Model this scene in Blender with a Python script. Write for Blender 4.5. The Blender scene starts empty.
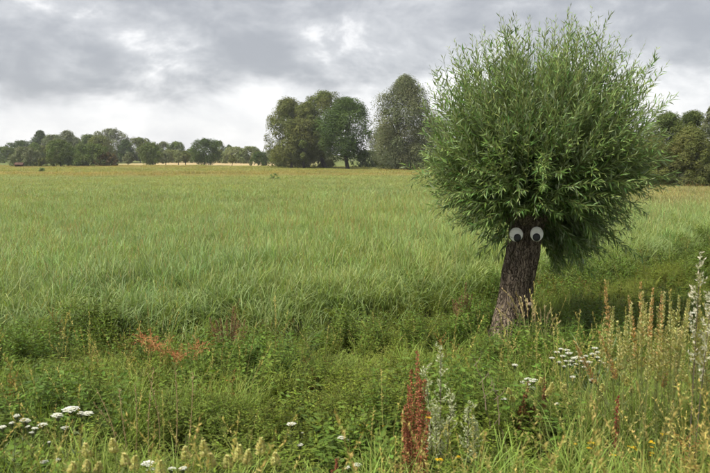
import bpy, math
import numpy as np
from mathutils import Vector, noise

scene = bpy.context.scene
C = scene.collection
rng = np.random.default_rng(11)

# ------------------------------------------------------------------ camera
F = 35.0 / 36.0 * 710.0
CAM_Z = 3.0
PITCH = math.atan((236.5 - 155.0) / F)
cd = bpy.data.cameras.new('camera')
cam = bpy.data.objects.new('camera', cd)
C.objects.link(cam)
cd.lens = 35.0
cd.sensor_width = 36.0
cd.clip_start = 0.05
cd.clip_end = 20000
cam.location = (0, 0, CAM_Z)
cam.rotation_euler = (math.radians(90) - PITCH, 0, 0)
cd.dof.use_dof = True
cd.dof.focus_distance = 11.0
cd.dof.aperture_fstop = 4.5
scene.camera = cam

# ------------------------------------------------------------------ sky
SUN_DIR = Vector((-0.50, -0.30, 0.82)).normalized()
SUN_ELEV = math.asin(SUN_DIR.z)
SUN_AZ = math.atan2(SUN_DIR.x, SUN_DIR.y)
world = bpy.data.worlds.new('World')
scene.world = world
world.use_nodes = True
wt = world.node_tree
wt.nodes.clear()


class NT:
    def __init__(self, tree):
        self.t = tree

    def n(self, kind, **kw):
        nd = self.t.nodes.new(kind)
        for k, v in kw.items():
            setattr(nd, k, v)
        return nd

    def l(self, a, b):
        self.t.links.new(a, b)

    def setin(self, sock, v):
        if hasattr(v, 'is_output') or isinstance(v, bpy.types.NodeSocket):
            self.l(v, sock)
        else:
            sock.default_value = v

    def math(self, op, a, b=0.0, c=0.0, clamp=False):
        nd = self.n('ShaderNodeMath', operation=op, use_clamp=clamp)
        self.setin(nd.inputs[0], a)
        self.setin(nd.inputs[1], b)
        self.setin(nd.inputs[2], c)
        return nd.outputs[0]

    def smooth(self, v, lo, hi, a=0.0, b=1.0):
        nd = self.n('ShaderNodeMapRange', interpolation_type='SMOOTHSTEP')
        self.setin(nd.inputs[0], v)
        nd.inputs[1].default_value = lo
        nd.inputs[2].default_value = hi
        nd.inputs[3].default_value = a
        nd.inputs[4].default_value = b
        return nd.outputs[0]

    def mix(self, f, a, b, mode='MIX'):
        nd = self.n('ShaderNodeMix', data_type='RGBA', blend_type=mode)
        self.setin(nd.inputs[0], f)
        for s, v in ((nd.inputs[6], a), (nd.inputs[7], b)):
            if isinstance(v, tuple):
                s.default_value = (v[0], v[1], v[2], 1)
            else:
                self.l(v, s)
        return nd.outputs[2]

    def noise(self, vec, scale, detail=4, rough=0.55, dist=0.0, lac=2.0):
        nd = self.n('ShaderNodeTexNoise')
        if vec is not None:
            self.l(vec, nd.inputs['Vector'])
        nd.inputs['Scale'].default_value = scale
        nd.inputs['Detail'].default_value = detail
        nd.inputs['Roughness'].default_value = rough
        nd.inputs['Distortion'].default_value = dist
        nd.inputs['Lacunarity'].default_value = lac
        return nd.outputs[0]


w = NT(wt)
out = w.n('ShaderNodeOutputWorld')
sky = w.n('ShaderNodeTexSky', sky_type='NISHITA')
sky.sun_disc = False
sky.sun_elevation = SUN_ELEV
sky.sun_rotation = SUN_AZ
bg_sky = w.n('ShaderNodeBackground')
w.l(sky.outputs[0], bg_sky.inputs[0])
bg_sky.inputs[1].default_value = 0.05
tc = w.n('ShaderNodeTexCoord')
sep = w.n('ShaderNodeSeparateXYZ')
w.l(tc.outputs['Generated'], sep.inputs[0])
zz = w.math('MAXIMUM', sep.outputs[2], 0.0)
den = w.math('ADD', zz, 0.055)
px_ = w.math('DIVIDE', sep.outputs[0], den)
py_ = w.math('DIVIDE', sep.outputs[1], den)
comb = w.n('ShaderNodeCombineXYZ')
w.l(px_, comb.inputs[0])
w.l(py_, comb.inputs[1])
mp = w.n('ShaderNodeMapping')
mp.inputs['Location'].default_value = (2.7, 4.4, 0.0)
w.l(comb.outputs[0], mp.inputs[0])
mid = w.noise(mp.outputs[0], 0.55, 4, 0.55, 0.3)
# a layer seen in direction space: billowing edges that do not stretch at the horizon
mp2 = w.n('ShaderNodeMapping')
mp2.inputs['Scale'].default_value = (1.0, 1.0, 1.75)
mp2.inputs['Location'].default_value = (1.36, 0.4, 0.1)
w.l(tc.outputs['Generated'], mp2.inputs[0])
bil = w.noise(mp2.outputs[0], 6.0, 7, 0.60, 0.25)
bil2 = w.noise(mp2.outputs[0], 2.6, 2, 0.5, 0.0)
puff = w.noise(mp2.outputs[0], 19.0, 5, 0.62, 0.4)
# the lower edge of the cloud deck wanders with the billows
e0 = w.math('ADD', zz, w.math('MULTIPLY', w.math('SUBTRACT', bil2, 0.5), 0.15))
e1 = w.math('ADD', e0, w.math('MULTIPLY', w.math('SUBTRACT', bil, 0.5), 0.20))
deck = w.smooth(e1, 0.066, 0.135)
dens = w.math('ADD', w.math('MULTIPLY', bil, 0.8), w.math('ADD', w.math('MULTIPLY', bil2, 0.45), w.math('MULTIPLY', mid, 0.30)))
dens = w.math('ADD', dens, w.math('MULTIPLY', w.math('SUBTRACT', puff, 0.5), 0.24))
cover = w.smooth(dens, 0.635, 0.76)
dark = w.math('MULTIPLY', deck, cover)
wisps = w.smooth(bil, 0.38, 0.68)
bright = w.mix(wisps, (0.96, 0.955, 0.95), (0.76, 0.765, 0.785))
grey = w.mix(w.smooth(dens, 0.64, 0.94), (0.69, 0.70, 0.715), (0.395, 0.408, 0.435))
col = w.mix(dark, bright, grey)
bg_cloud = w.n('ShaderNodeBackground')
w.l(col, bg_cloud.inputs[0])
bg_cloud.inputs[1].default_value = 0.258
mixs = w.n('ShaderNodeMixShader')
mixs.inputs[0].default_value = 0.94
w.l(bg_sky.outputs[0], mixs.inputs[1])
w.l(bg_cloud.outputs[0], mixs.inputs[2])
w.l(mixs.outputs[0], out.inputs[0])
world.cycles.sampling_method = 'MANUAL'
world.cycles.sample_map_resolution = 256

# ------------------------------------------------------------------ sun and exposure
sl = bpy.data.lights.new('sun', 'SUN')
sl.energy = 1.5
sl.angle = math.radians(15)
sl.color = (1.0, 0.95, 0.86)
sun = bpy.data.objects.new('sun', sl)
C.objects.link(sun)
sun.rotation_euler = SUN_DIR.to_track_quat('Z', 'Y').to_euler()
vs = scene.view_settings
vs.view_transform = 'Standard'
vs.look = 'None'
vs.exposure = 2.15
vs.gamma = 1.0
vs.use_curve_mapping = False
scene.render.engine = 'CYCLES'
cy = scene.cycles
cy.max_bounces = 4
cy.diffuse_bounces = 2
cy.glossy_bounces = 2
cy.transmission_bounces = 2
cy.transparent_max_bounces = 4
cy.use_denoising = True
cy.use_adaptive_sampling = True
cy.adaptive_threshold = 0.03


# ------------------------------------------------------------------ projection helpers
def ray(px, py):
    x = (px - 355.0) / F
    v = (236.5 - py) / F
    return np.array([x, math.cos(PITCH) + v * math.sin(PITCH), -math.sin(PITCH) + v * math.cos(PITCH)])


def pt(px, py, Y):
    d = ray(px, py)
    return np.array([0, 0, CAM_Z]) + d * (Y / d[1])


def on_plane(px, py, z=0.0):
    d = ray(px, py)
    return np.array([0, 0, CAM_Z]) + d * ((z - CAM_Z) / d[2])


def sstep(x, a, b):
    t = np.clip((x - a) / (b - a), 0, 1)
    return t * t * (3 - 2 * t)


def hash2(ix, iy, s):
    h = np.sin(ix * 127.1 + iy * 311.7 + s * 74.7) * 43758.5453
    return h - np.floor(h)


def vnoise(x, y, s=0.0):
    ix, iy = np.floor(x), np.floor(y)
    fx, fy = x - ix, y - iy
    fx, fy = fx * fx * (3 - 2 * fx), fy * fy * (3 - 2 * fy)
    a, b = hash2(ix, iy, s), hash2(ix + 1, iy, s)
    c, d = hash2(ix, iy + 1, s), hash2(ix + 1, iy + 1, s)
    return (a * (1 - fx) + b * fx) * (1 - fy) + (c * (1 - fx) + d * fx) * fy


def fbm(x, y, s=0.0, oct=3):
    r, a, t = 0.0, 1.0, 0.0
    for i in range(oct):
        r = r + a * vnoise(x * 2 ** i, y * 2 ** i, s + i * 3.1)
        t += a
        a *= 0.55
    return r / t


def edge_y(x):
    """Near edge of the meadow (far lip of the ditch)."""
    xc = np.clip(x, -9.0, 12.0)
    return 12.8 + 0.55 * xc + 0.03 * xc * xc


def height(x, y):
    x = np.asarray(x, float)
    y = np.asarray(y, float)
    e = edge_y(x)
    bank = 1.42 - 0.168 * np.maximum(y - 1.4, 0) + 0.10 * sstep(x, 0.0, 2.5) * sstep(y, 7, 3)
    bank = np.where(y < 1.4, 1.42 + 0.10 * sstep(x, 0.0, 2.5), bank)
    bank = np.maximum(bank, 0.0 + 0.25 * np.exp((bank - 0.25) / 0.25) * (bank < 0.25) * 0.4)
    bank = bank * sstep(y, 13.5, 9.0)
    ditch = -0.45 * np.exp(-((y - (e - 1.0)) / 0.8) ** 2)
    bump = (fbm(x * 0.7, y * 0.7, 2.0) - 0.5) * 0.16 * sstep(y, 40, 10) + (fbm(x * 0.02, y * 0.02, 5.0) - 0.5) * 0.5 * sstep(y, 30, 90)
    return bank + ditch + bump


# ------------------------------------------------------------------ mesh builder
class MB:
    def __init__(self):
        self.V, self.Cc, self.loops, self.tot, self.n = [], [], [], [], 0

    def add(self, v, faces, col):
        v = np.asarray(v, float).reshape(-1, 3)
        col = np.broadcast_to(np.asarray(col, float), v.shape)
        for f in faces:
            f = np.asarray(f, int)
            if f.size == 0:
                continue
            self.loops.append((f + self.n).ravel())
            self.tot.append(np.full(len(f), f.shape[1]))
        self.V.append(v)
        self.Cc.append(col)
        self.n += len(v)
        return self

    def mesh(self, name, smooth=False):
        me = bpy.data.meshes.new(name)
        v = np.concatenate(self.V)
        lo = np.concatenate(self.loops)
        tot = np.concatenate(self.tot)
        start = np.concatenate([[0], np.cumsum(tot)[:-1]])
        me.vertices.add(len(v))
        me.vertices.foreach_set('co', v.astype(np.float32).ravel())
        me.loops.add(len(lo))
        me.loops.foreach_set('vertex_index', lo.astype(np.int32))
        me.polygons.add(len(tot))
        me.polygons.foreach_set('loop_start', start.astype(np.int32))
        me.polygons.foreach_set('loop_total', tot.astype(np.int32))
        me.polygons.foreach_set('use_smooth', np.full(len(tot), smooth))
        at = me.attributes.new('Col', 'FLOAT_COLOR', 'POINT')
        c = np.concatenate(self.Cc)
        at.data.foreach_set('color', np.concatenate([c, np.ones((len(c), 1))], 1).astype(np.float32).ravel())
        me.update(calc_edges=True)
        me.validate()
        return me


def link(name, me, mat, parent=None, **props):
    if me.materials:
        pass
    else:
        me.materials.append(mat)
    o = bpy.data.objects.new(name, me)
    C.objects.link(o)
    if parent is not None:
        o.parent = parent
    for k, v in props.items():
        if v:
            o[k] = v
    return o


def thing(name, label, cat, loc=(0, 0, 0), rotz=0.0, group=None, scale=1.0):
    o = bpy.data.objects.new(name, None)
    o.empty_display_size = 0.2
    C.objects.link(o)
    o.location = tuple(loc)
    o.rotation_euler = (0, 0, rotz)
    if np.ndim(scale) == 0:
        scale = (scale,) * 3
    o.scale = scale
    o['label'] = label
    o['category'] = cat
    if group:
        o['group'] = group
    return o


def unit(v):
    return v / np.maximum(np.linalg.norm(v, axis=-1, keepdims=True), 1e-9)


def rand_dirs(n, r=None):
    r = r or rng
    return unit(r.normal(size=(n, 3)))


def vary(col, n, amt=0.25, r=None, hue=0.10):
    r = r or rng
    c = np.broadcast_to(np.asarray(col, float), (n, 3))
    b = 1 + amt * (r.random((n, 1)) * 2 - 1)
    h = 1 + hue * (r.random((n, 3)) * 2 - 1)
    return c * b * h


def leaves(mb, P, D, N, L, W, col, fold=0.2, mid=0.42, curl=0.0):
    n = len(P)
    if n == 0:
        return
    D = unit(D)
    S = unit(np.cross(D, N))
    N = np.cross(S, D)
    L = np.broadcast_to(np.asarray(L, float), (n,))[:, None]
    W = np.broadcast_to(np.asarray(W, float), (n,))[:, None]
    m = P + D * L * mid
    c = m - N * W * fold
    t = P + D * L - N * L * curl
    v = np.stack([P, m + S * W / 2, c, m - S * W / 2, t], 1)
    i = np.arange(n)[:, None] * 5
    f = np.concatenate([i + [0, 1, 2], i + [0, 2, 3], i + [1, 4, 2], i + [2, 4, 3]])
    mb.add(v, [f], np.repeat(np.broadcast_to(col, (n, 3)), 5, 0))


def cards(mb, P, N, size, col, aspect=0.75, r=None):
    """Small folded diamond leaves."""
    r = r or rng
    n = len(P)
    a = rand_dirs(n, r)
    D = unit(np.cross(N, a))
    S = np.cross(D, N)
    s = np.broadcast_to(np.asarray(size, float), (n,))[:, None]
    v = np.stack([P - D * s / 2, P + S * s * aspect / 2 + N * s * 0.12, P + D * s / 2, P - S * s * aspect / 2 + N * s * 0.12], 1)
    i = np.arange(n)[:, None] * 4
    f = np.concatenate([i + [0, 1, 2], i + [0, 2, 3]])
    mb.add(v, [f], np.repeat(np.broadcast_to(col, (n, 3)), 4, 0))


def blades(mb, P, az, L, W, th0, kap, col, seg=4, tipcol=None, r=None, pw=1.5):
    """Grass blades: az lean heading, th0 start angle from vertical, kap total bend."""
    r = r or rng
    n = len(P)
    bc = lambda a: np.broadcast_to(np.asarray(a, float), (n,))
    az, L, W, th0, kap = map(bc, (az, L, W, th0, kap))
    H = np.stack([np.cos(az), np.sin(az), np.zeros(n)], 1)
    tw = az + math.pi / 2 + r.normal(size=n) * 0.5
    S = np.stack([np.cos(tw), np.sin(tw), np.zeros(n)], 1)
    pos = P.copy()
    vs, cs = [], []
    base = np.broadcast_to(col, (n, 3))
    tip = base if tipcol is None else np.broadcast_to(tipcol, (n, 3))
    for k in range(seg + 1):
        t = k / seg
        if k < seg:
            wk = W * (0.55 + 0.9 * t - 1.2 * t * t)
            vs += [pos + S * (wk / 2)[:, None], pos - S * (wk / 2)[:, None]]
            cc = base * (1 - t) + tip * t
            cs += [cc, cc]
        else:
            vs.append(pos)
            cs.append(tip)
        th = th0 + kap * (t + 0.5 / seg) ** pw
        pos = pos + (H * np.sin(th)[:, None] + np.array([0, 0, 1.0]) * np.cos(th)[:, None]) * (L / seg)[:, None]
    v = np.stack(vs, 1)
    m = 2 * seg + 1
    i = np.arange(n)[:, None] * m
    q = [i + [2 * k, 2 * k + 1, 2 * k + 3, 2 * k + 2] for k in range(seg - 1)]
    t3 = i + [2 * seg - 2, 2 * seg - 1, 2 * seg]
    mb.add(v, [np.concatenate(q) if q else np.zeros((0, 4)), t3], np.stack(cs, 1).reshape(-1, 3))


def tubes(mb, paths, rad, col, sides=4):
    """paths (N,K,3), rad (N,K)."""
    paths = np.asarray(paths, float)
    if paths.ndim == 2:
        paths = paths[None]
    n, K, _ = paths.shape
    rad = np.broadcast_to(np.asarray(rad, float), (n, K))
    T = unit(np.gradient(paths, axis=1))
    ref = np.where(np.abs(T[..., 2:3]) > 0.9, np.array([1.0, 0, 0]), np.array([0, 0, 1.0]))
    ref = np.broadcast_to(ref[:, :1], T.shape)
    U = unit(np.cross(T, ref))
    Wv = np.cross(T, U)
    a = np.arange(sides) / sides * 2 * math.pi
    ring = paths[:, :, None] + rad[:, :, None, None] * (U[:, :, None] * np.cos(a)[:, None] + Wv[:, :, None] * np.sin(a)[:, None])
    v = ring.reshape(-1, 3)
    base = (np.arange(n) * K * sides)[:, None, None, None]
    k = np.arange(K - 1)[None, :, None, None] * sides
    s = np.arange(sides)[None, None, :, None]
    s2 = (s + 1) % sides
    q = np.concatenate([base + k + s, base + k + s2, base + k + sides + s2, base + k + sides + s], 3).reshape(-1, 4)
    cap = (np.arange(n)[:, None] * K * sides + (K - 1) * sides + np.arange(sides)[None, :])
    c = np.broadcast_to(np.asarray(col, float), (n, 3)) if np.ndim(col) < 3 else col
    mb.add(v, [q, cap], np.repeat(c, K * sides, 0))


# ------------------------------------------------------------------ materials
def foliage(name, instanced=False, trans=0.35, rough=0.5, spec=0.35, under=None, attr='Col', gain=None):
    m = bpy.data.materials.new(name)
    m.use_nodes = True
    t = m.node_tree
    t.nodes.clear()
    g = NT(t)
    o = g.n('ShaderNodeOutputMaterial')
    a = g.n('ShaderNodeAttribute', attribute_name=attr)
    c = a.outputs['Color']
    if gain is not None:
        c = g.mix(1.0, c, gain, 'MULTIPLY')
    if instanced:
        b = g.n('ShaderNodeAttribute', attribute_name='tint', attribute_type='INSTANCER')
        c = g.mix(1.0, c, b.outputs['Color'], 'MULTIPLY')
    if name == 'meadow_grass':
        gp = g.n('ShaderNodeNewGeometry')
        nn = g.noise(gp.outputs['Position'], 0.7, 4, 0.6)
        c = g.mix(g.smooth(nn, 0.35, 0.65), g.mix(1.0, c, (0.94, 0.97, 0.98), 'MULTIPLY'), g.mix(1.0, c, (1.08, 1.04, 1.0), 'MULTIPLY'))
    if under is not None:
        geo = g.n('ShaderNodeNewGeometry')
        c = g.mix(geo.outputs['Backfacing'], c, g.mix(0.75, c, under))
    p = g.n('ShaderNodeBsdfPrincipled')
    g.l(c, p.inputs['Base Color'])
    p.inputs['Roughness'].default_value = rough
    p.inputs['Specular IOR Level'].default_value = spec
    if trans > 0:
        tr = g.n('ShaderNodeBsdfTranslucent')
        tc_ = g.mix(1.0, c, (1.25, 1.25, 0.6), 'MULTIPLY')
        g.l(tc_, tr.inputs[0])
        mx = g.n('ShaderNodeMixShader')
        mx.inputs[0].default_value = trans
        g.l(p.outputs[0], mx.inputs[1])
        g.l(tr.outputs[0], mx.inputs[2])
        g.l(mx.outputs[0], o.inputs[0])
    else:
        g.l(p.outputs[0], o.inputs[0])
    return m


M_GRASS = foliage('meadow_grass', True, 0.35, 0.5, 0.3, gain=(1.17, 1.21, 1.0))
M_HERB = foliage('herb_leaves', True, 0.32, 0.55, 0.2, gain=(1.27, 1.22, 0.84))
M_LEAF = foliage('plain_leaves', False, 0.32, 0.5, 0.35, gain=(1.15, 1.08, 0.95))
M_WILLOW = foliage('willow_leaves', False, 0.22, 0.46, 0.4, under=(0.28, 0.33, 0.21), gain=(1.20, 1.25, 1.04))
M_CROWN = foliage('distant_leaves', False, 0.25, 0.8, 0.1, gain=(1.26, 1.20, 0.98))
M_STEM = foliage('stems', False, 0.0, 0.7, 0.2)
M_DRY = foliage('dry_stems', False, 0.2, 0.75, 0.15)
M_PETAL = foliage('petals', False, 0.25, 0.6, 0.2)


def bark_material(name, dark, light, scale=15.0, stretch=0.13, bump=1.0):
    m = bpy.data.materials.new(name)
    m.use_nodes = True
    t = m.node_tree
    g = NT(t)
    p = t.nodes['Principled BSDF']
    tc = g.n('ShaderNodeTexCoord')
    mp = g.n('ShaderNodeMapping')
    mp.inputs['Scale'].default_value = (1, 1, stretch)
    g.l(tc.outputs['Object'], mp.inputs[0])
    n1 = g.noise(mp.outputs[0], scale, 8, 0.65, 0.6)
    mpb = g.n('ShaderNodeMapping')
    mpb.inputs['Scale'].default_value = (1, 1, 0.38)
    g.l(tc.outputs['Object'], mpb.inputs[0])
    n2 = g.noise(mpb.outputs[0], scale * 1.8, 7, 0.7, 1.6)
    n3 = g.noise(tc.outputs['Object'], 2.2, 5, 0.6)
    wv = g.n('ShaderNodeTexVoronoi', feature='DISTANCE_TO_EDGE')
    wm = g.n('ShaderNodeVectorMath', operation='ADD')
    wn = g.n('ShaderNodeTexNoise')
    wn.inputs['Scale'].default_value = 9.0
    wn.inputs['Detail'].default_value = 4.0
    g.l(tc.outputs['Object'], wn.inputs['Vector'])
    ws = g.n('ShaderNodeVectorMath', operation='SCALE')
    ws.inputs['Scale'].default_value = 0.11
    g.l(wn.outputs['Color'], ws.inputs[0])
    mpv = g.n('ShaderNodeMapping')
    mpv.inputs['Scale'].default_value = (1, 1, 0.24)
    g.l(tc.outputs['Object'], mpv.inputs[0])
    g.l(mpv.outputs[0], wm.inputs[0])
    g.l(ws.outputs[0], wm.inputs[1])
    g.l(wm.outputs[0], wv.inputs['Vector'])
    wv.inputs['Scale'].default_value = scale * 1.6
    crack = g.smooth(wv.outputs['Distance'], 0.0, 0.13)
    f = g.smooth(g.math('ADD', g.math('MULTIPLY', n1, 0.6), g.math('MULTIPLY', n2, 0.4)), 0.36, 0.64)
    c = g.mix(f, dark, light)
    c = g.mix(g.math('SUBTRACT', 1.0, crack), c, tuple(x * 0.65 for x in dark))
    c = g.mix(g.smooth(n3, 0.5, 0.72, 0, 0.45), c, (0.085, 0.085, 0.05))
    g.l(c, p.inputs['Base Color'])
    p.inputs['Roughness'].default_value = 0.92
    p.inputs['Specular IOR Level'].default_value = 0.15
    bp = g.n('ShaderNodeBump')
    bp.inputs['Strength'].default_value = bump
    bp.inputs['Distance'].default_value = 0.03
    g.l(g.math('ADD', g.math('MULTIPLY', n1, 0.6), g.math('ADD', g.math('MULTIPLY', n2, 0.5), g.math('MULTIPLY', crack, 0.7))), bp.inputs['Height'])
    g.l(bp.outputs[0], p.inputs['Normal'])
    return m


M_BARK = bark_material('willow_bark', (0.085, 0.063, 0.046), (0.34, 0.27, 0.20))
M_FARBARK = bark_material('far_bark', (0.025, 0.020, 0.016), (0.09, 0.075, 0.06), 3.0, 0.2, 0.4)


def plain(name, col, rough=0.7, spec=0.3, noise_amt=0.12, scale=30, bump=0.0):
    m = bpy.data.materials.new(name)
    m.use_nodes = True
    g = NT(m.node_tree)
    p = m.node_tree.nodes['Principled BSDF']
    tc = g.n('ShaderNodeTexCoord')
    n = g.noise(tc.outputs['Object'], scale, 6, 0.65)
    f = g.smooth(n, 0.35, 0.7)
    c = g.mix(f, tuple(x * (1 - noise_amt) for x in col), tuple(min(1, x * (1 + noise_amt)) for x in col))
    g.l(c, p.inputs['Base Color'])
    p.inputs['Roughness'].default_value = rough
    p.inputs['Specular IOR Level'].default_value = spec
    if bump:
        bp = g.n('ShaderNodeBump')
        bp.inputs['Strength'].default_value = bump
        bp.inputs['Distance'].default_value = 0.01
        g.l(n, bp.inputs['Height'])
        g.l(bp.outputs[0], p.inputs['Normal'])
    return m


# ------------------------------------------------------------------ terrain
def graded(lo, hi, n, c, k):
    u = np.linspace(-1, 1, n)
    s = np.sinh(k * u) / np.sinh(k)
    return np.where(s < 0, c + s * (c - lo), c + s * (hi - c))


gx = graded(-4000, 4000, 221, 0.0, 8.2)
gy = graded(-300, 9000, 261, 9.0, 8.0)
X, Y = np.meshgrid(gx, gy)
Z = height(X, Y)
mb = MB()
nx, ny = len(gx), len(gy)
i = (np.arange(ny - 1)[:, None] * nx + np.arange(nx - 1)[None]).ravel()[:, None]
mb.add(np.stack([X.ravel(), Y.ravel(), Z.ravel()], 1), [i + [0, 1, nx + 1, nx]], (0.1, 0.1, 0.05))
m = bpy.data.materials.new('meadow_ground')
m.use_nodes = True
g = NT(m.node_tree)
p = m.node_tree.nodes['Principled BSDF']
geo = g.n('ShaderNodeNewGeometry')
sp = g.n('ShaderNodeSeparateXYZ')
g.l(geo.outputs['Position'], sp.inputs[0])
pos = geo.outputs['Position']
n1 = g.noise(pos, 0.05, 5, 0.6)
mpg = g.n('ShaderNodeMapping')
mpg.inputs['Scale'].default_value = (0.25, 1, 1)
g.l(pos, mpg.inputs[0])
n2 = g.noise(mpg.outputs[0], 0.09, 5, 0.65, 0.5)
n3 = g.noise(pos, 1.6, 6, 0.7)
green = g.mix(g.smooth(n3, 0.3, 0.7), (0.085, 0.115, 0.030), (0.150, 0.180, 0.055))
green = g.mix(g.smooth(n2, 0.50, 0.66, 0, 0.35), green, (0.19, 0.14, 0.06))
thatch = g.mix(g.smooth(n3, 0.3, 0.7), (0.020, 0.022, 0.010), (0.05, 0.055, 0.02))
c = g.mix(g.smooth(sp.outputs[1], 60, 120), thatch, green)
tan = g.mix(g.smooth(n3, 0.3, 0.7), (0.34, 0.26, 0.13), (0.46, 0.36, 0.19))
far = g.smooth(g.math('ADD', sp.outputs[1], g.math('MULTIPLY', g.math('SUBTRACT', n1, 0.5), 60)), 176, 200)
tanx = g.math('MULTIPLY', g.smooth(g.math('ADD', sp.outputs[0], g.math('MULTIPLY', n1, 14)), -84, -60), g.smooth(g.math('ADD', sp.outputs[0], g.math('MULTIPLY', n1, 20)), 2, -16))
tany = g.math('MULTIPLY', far, g.smooth(sp.outputs[1], 330, 300))
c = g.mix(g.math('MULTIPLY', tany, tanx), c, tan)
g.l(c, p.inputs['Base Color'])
p.inputs['Roughness'].default_value = 0.95
p.inputs['Specular IOR Level'].default_value = 0.1
bp = g.n('ShaderNodeBump')
bp.inputs['Strength'].default_value = 0.6
bp.inputs['Distance'].default_value = 0.2
g.l(n3, bp.inputs['Height'])
g.l(bp.outputs[0], p.inputs['Normal'])
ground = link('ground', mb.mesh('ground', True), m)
ground['kind'] = 'structure'
ground['label'] = 'grassy dyke slope, ditch and flat meadow'


# ------------------------------------------------------------------ scatter by geometry nodes (only for uncountable stuff)
def scatter(name, label, cat, P, rot, scl, idx, tint, sources):
    me = bpy.data.meshes.new(name)
    n = len(P)
    me.vertices.add(n)
    me.vertices.foreach_set('co', np.asarray(P, np.float32).ravel())
    for nm, typ, key, val in (('rot', 'FLOAT_VECTOR', 'vector', rot), ('scl', 'FLOAT_VECTOR', 'vector', scl),
                              ('tint', 'FLOAT_COLOR', 'color', np.concatenate([tint, np.ones((n, 1))], 1))):
        a = me.attributes.new(nm, typ, 'POINT')
        a.data.foreach_set(key, np.asarray(val, np.float32).ravel())
    a = me.attributes.new('idx', 'INT', 'POINT')
    a.data.foreach_set('value', np.asarray(idx, np.int32))
    o = bpy.data.objects.new(name, me)
    C.objects.link(o)
    o['kind'] = 'stuff'
    o['label'] = label
    o['category'] = cat
    t = bpy.data.node_groups.new(name + '_scatter', 'GeometryNodeTree')
    t.interface.new_socket('Geometry', in_out='INPUT', socket_type='NodeSocketGeometry')
    t.interface.new_socket('Geometry', in_out='OUTPUT', socket_type='NodeSocketGeometry')
    gi = t.nodes.new('NodeGroupInput')
    go = t.nodes.new('NodeGroupOutput')
    iop = t.nodes.new('GeometryNodeInstanceOnPoints')
    jn = t.nodes.new('GeometryNodeJoinGeometry')
    for s in reversed(sources):          # the join lists its last link first
        src = bpy.data.objects.new(s.name, s)
        oi = t.nodes.new('GeometryNodeObjectInfo')
        oi.inputs['Object'].default_value = src
        gt = t.nodes.new('GeometryNodeGeometryToInstance')
        t.links.new(oi.outputs['Geometry'], gt.inputs[0])
        t.links.new(gt.outputs[0], jn.inputs[0])

    def named(nm, typ):
        nd = t.nodes.new('GeometryNodeInputNamedAttribute')
        nd.data_type = typ
        nd.inputs['Name'].default_value = nm
        return nd.outputs['Attribute']
    m2p = t.nodes.new('GeometryNodeMeshToPoints')
    t.links.new(gi.outputs[0], m2p.inputs[0])
    t.links.new(m2p.outputs[0], iop.inputs['Points'])
    t.links.new(jn.outputs[0], iop.inputs['Instance'])
    iop.inputs['Pick Instance'].default_value = True
    t.links.new(named('idx', 'INT'), iop.inputs['Instance Index'])
    e2r = t.nodes.new('FunctionNodeEulerToRotation')
    t.links.new(named('rot', 'FLOAT_VECTOR'), e2r.inputs[0])
    t.links.new(e2r.outputs[0], iop.inputs['Rotation'])
    t.links.new(named('scl', 'FLOAT_VECTOR'), iop.inputs['Scale'])
    t.links.new(iop.outputs[0], go.inputs[0])
    md = o.modifiers.new('scatter', 'NODES')
    md.node_group = t
    return o


def with_mat(me, mat):
    me.materials.append(mat)
    return me


# ------------------------------------------------------------------ stuff prototypes
def reed_tuft(seed, n, rad, L0, L1, W, col, tip, wind=0.3, spread=0.30):
    r = np.random.default_rng(seed)
    mb = MB()
    a = r.random(n) * 6.283
    d = rad * np.sqrt(r.random(n))
    P = np.stack([np.cos(a) * d, np.sin(a) * d, np.zeros(n) - 0.05], 1)
    az = np.where(r.random(n) < 0.55, wind + r.normal(size=n) * 1.0, r.random(n) * 6.283)
    L = L0 + (L1 - L0) * r.random(n)
    c = vary(col, n, 0.3, r)
    tc = vary(tip, n, 0.25, r)
    blades(mb, P, az, L, W * (0.7 + 0.6 * r.random(n)), r.random(n) * spread * 1.3, 0.3 + 2.4 * r.random(n) ** 1.2, c, 5, tc, r, 2.6)
    return mb.mesh('reed_tuft')


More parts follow.
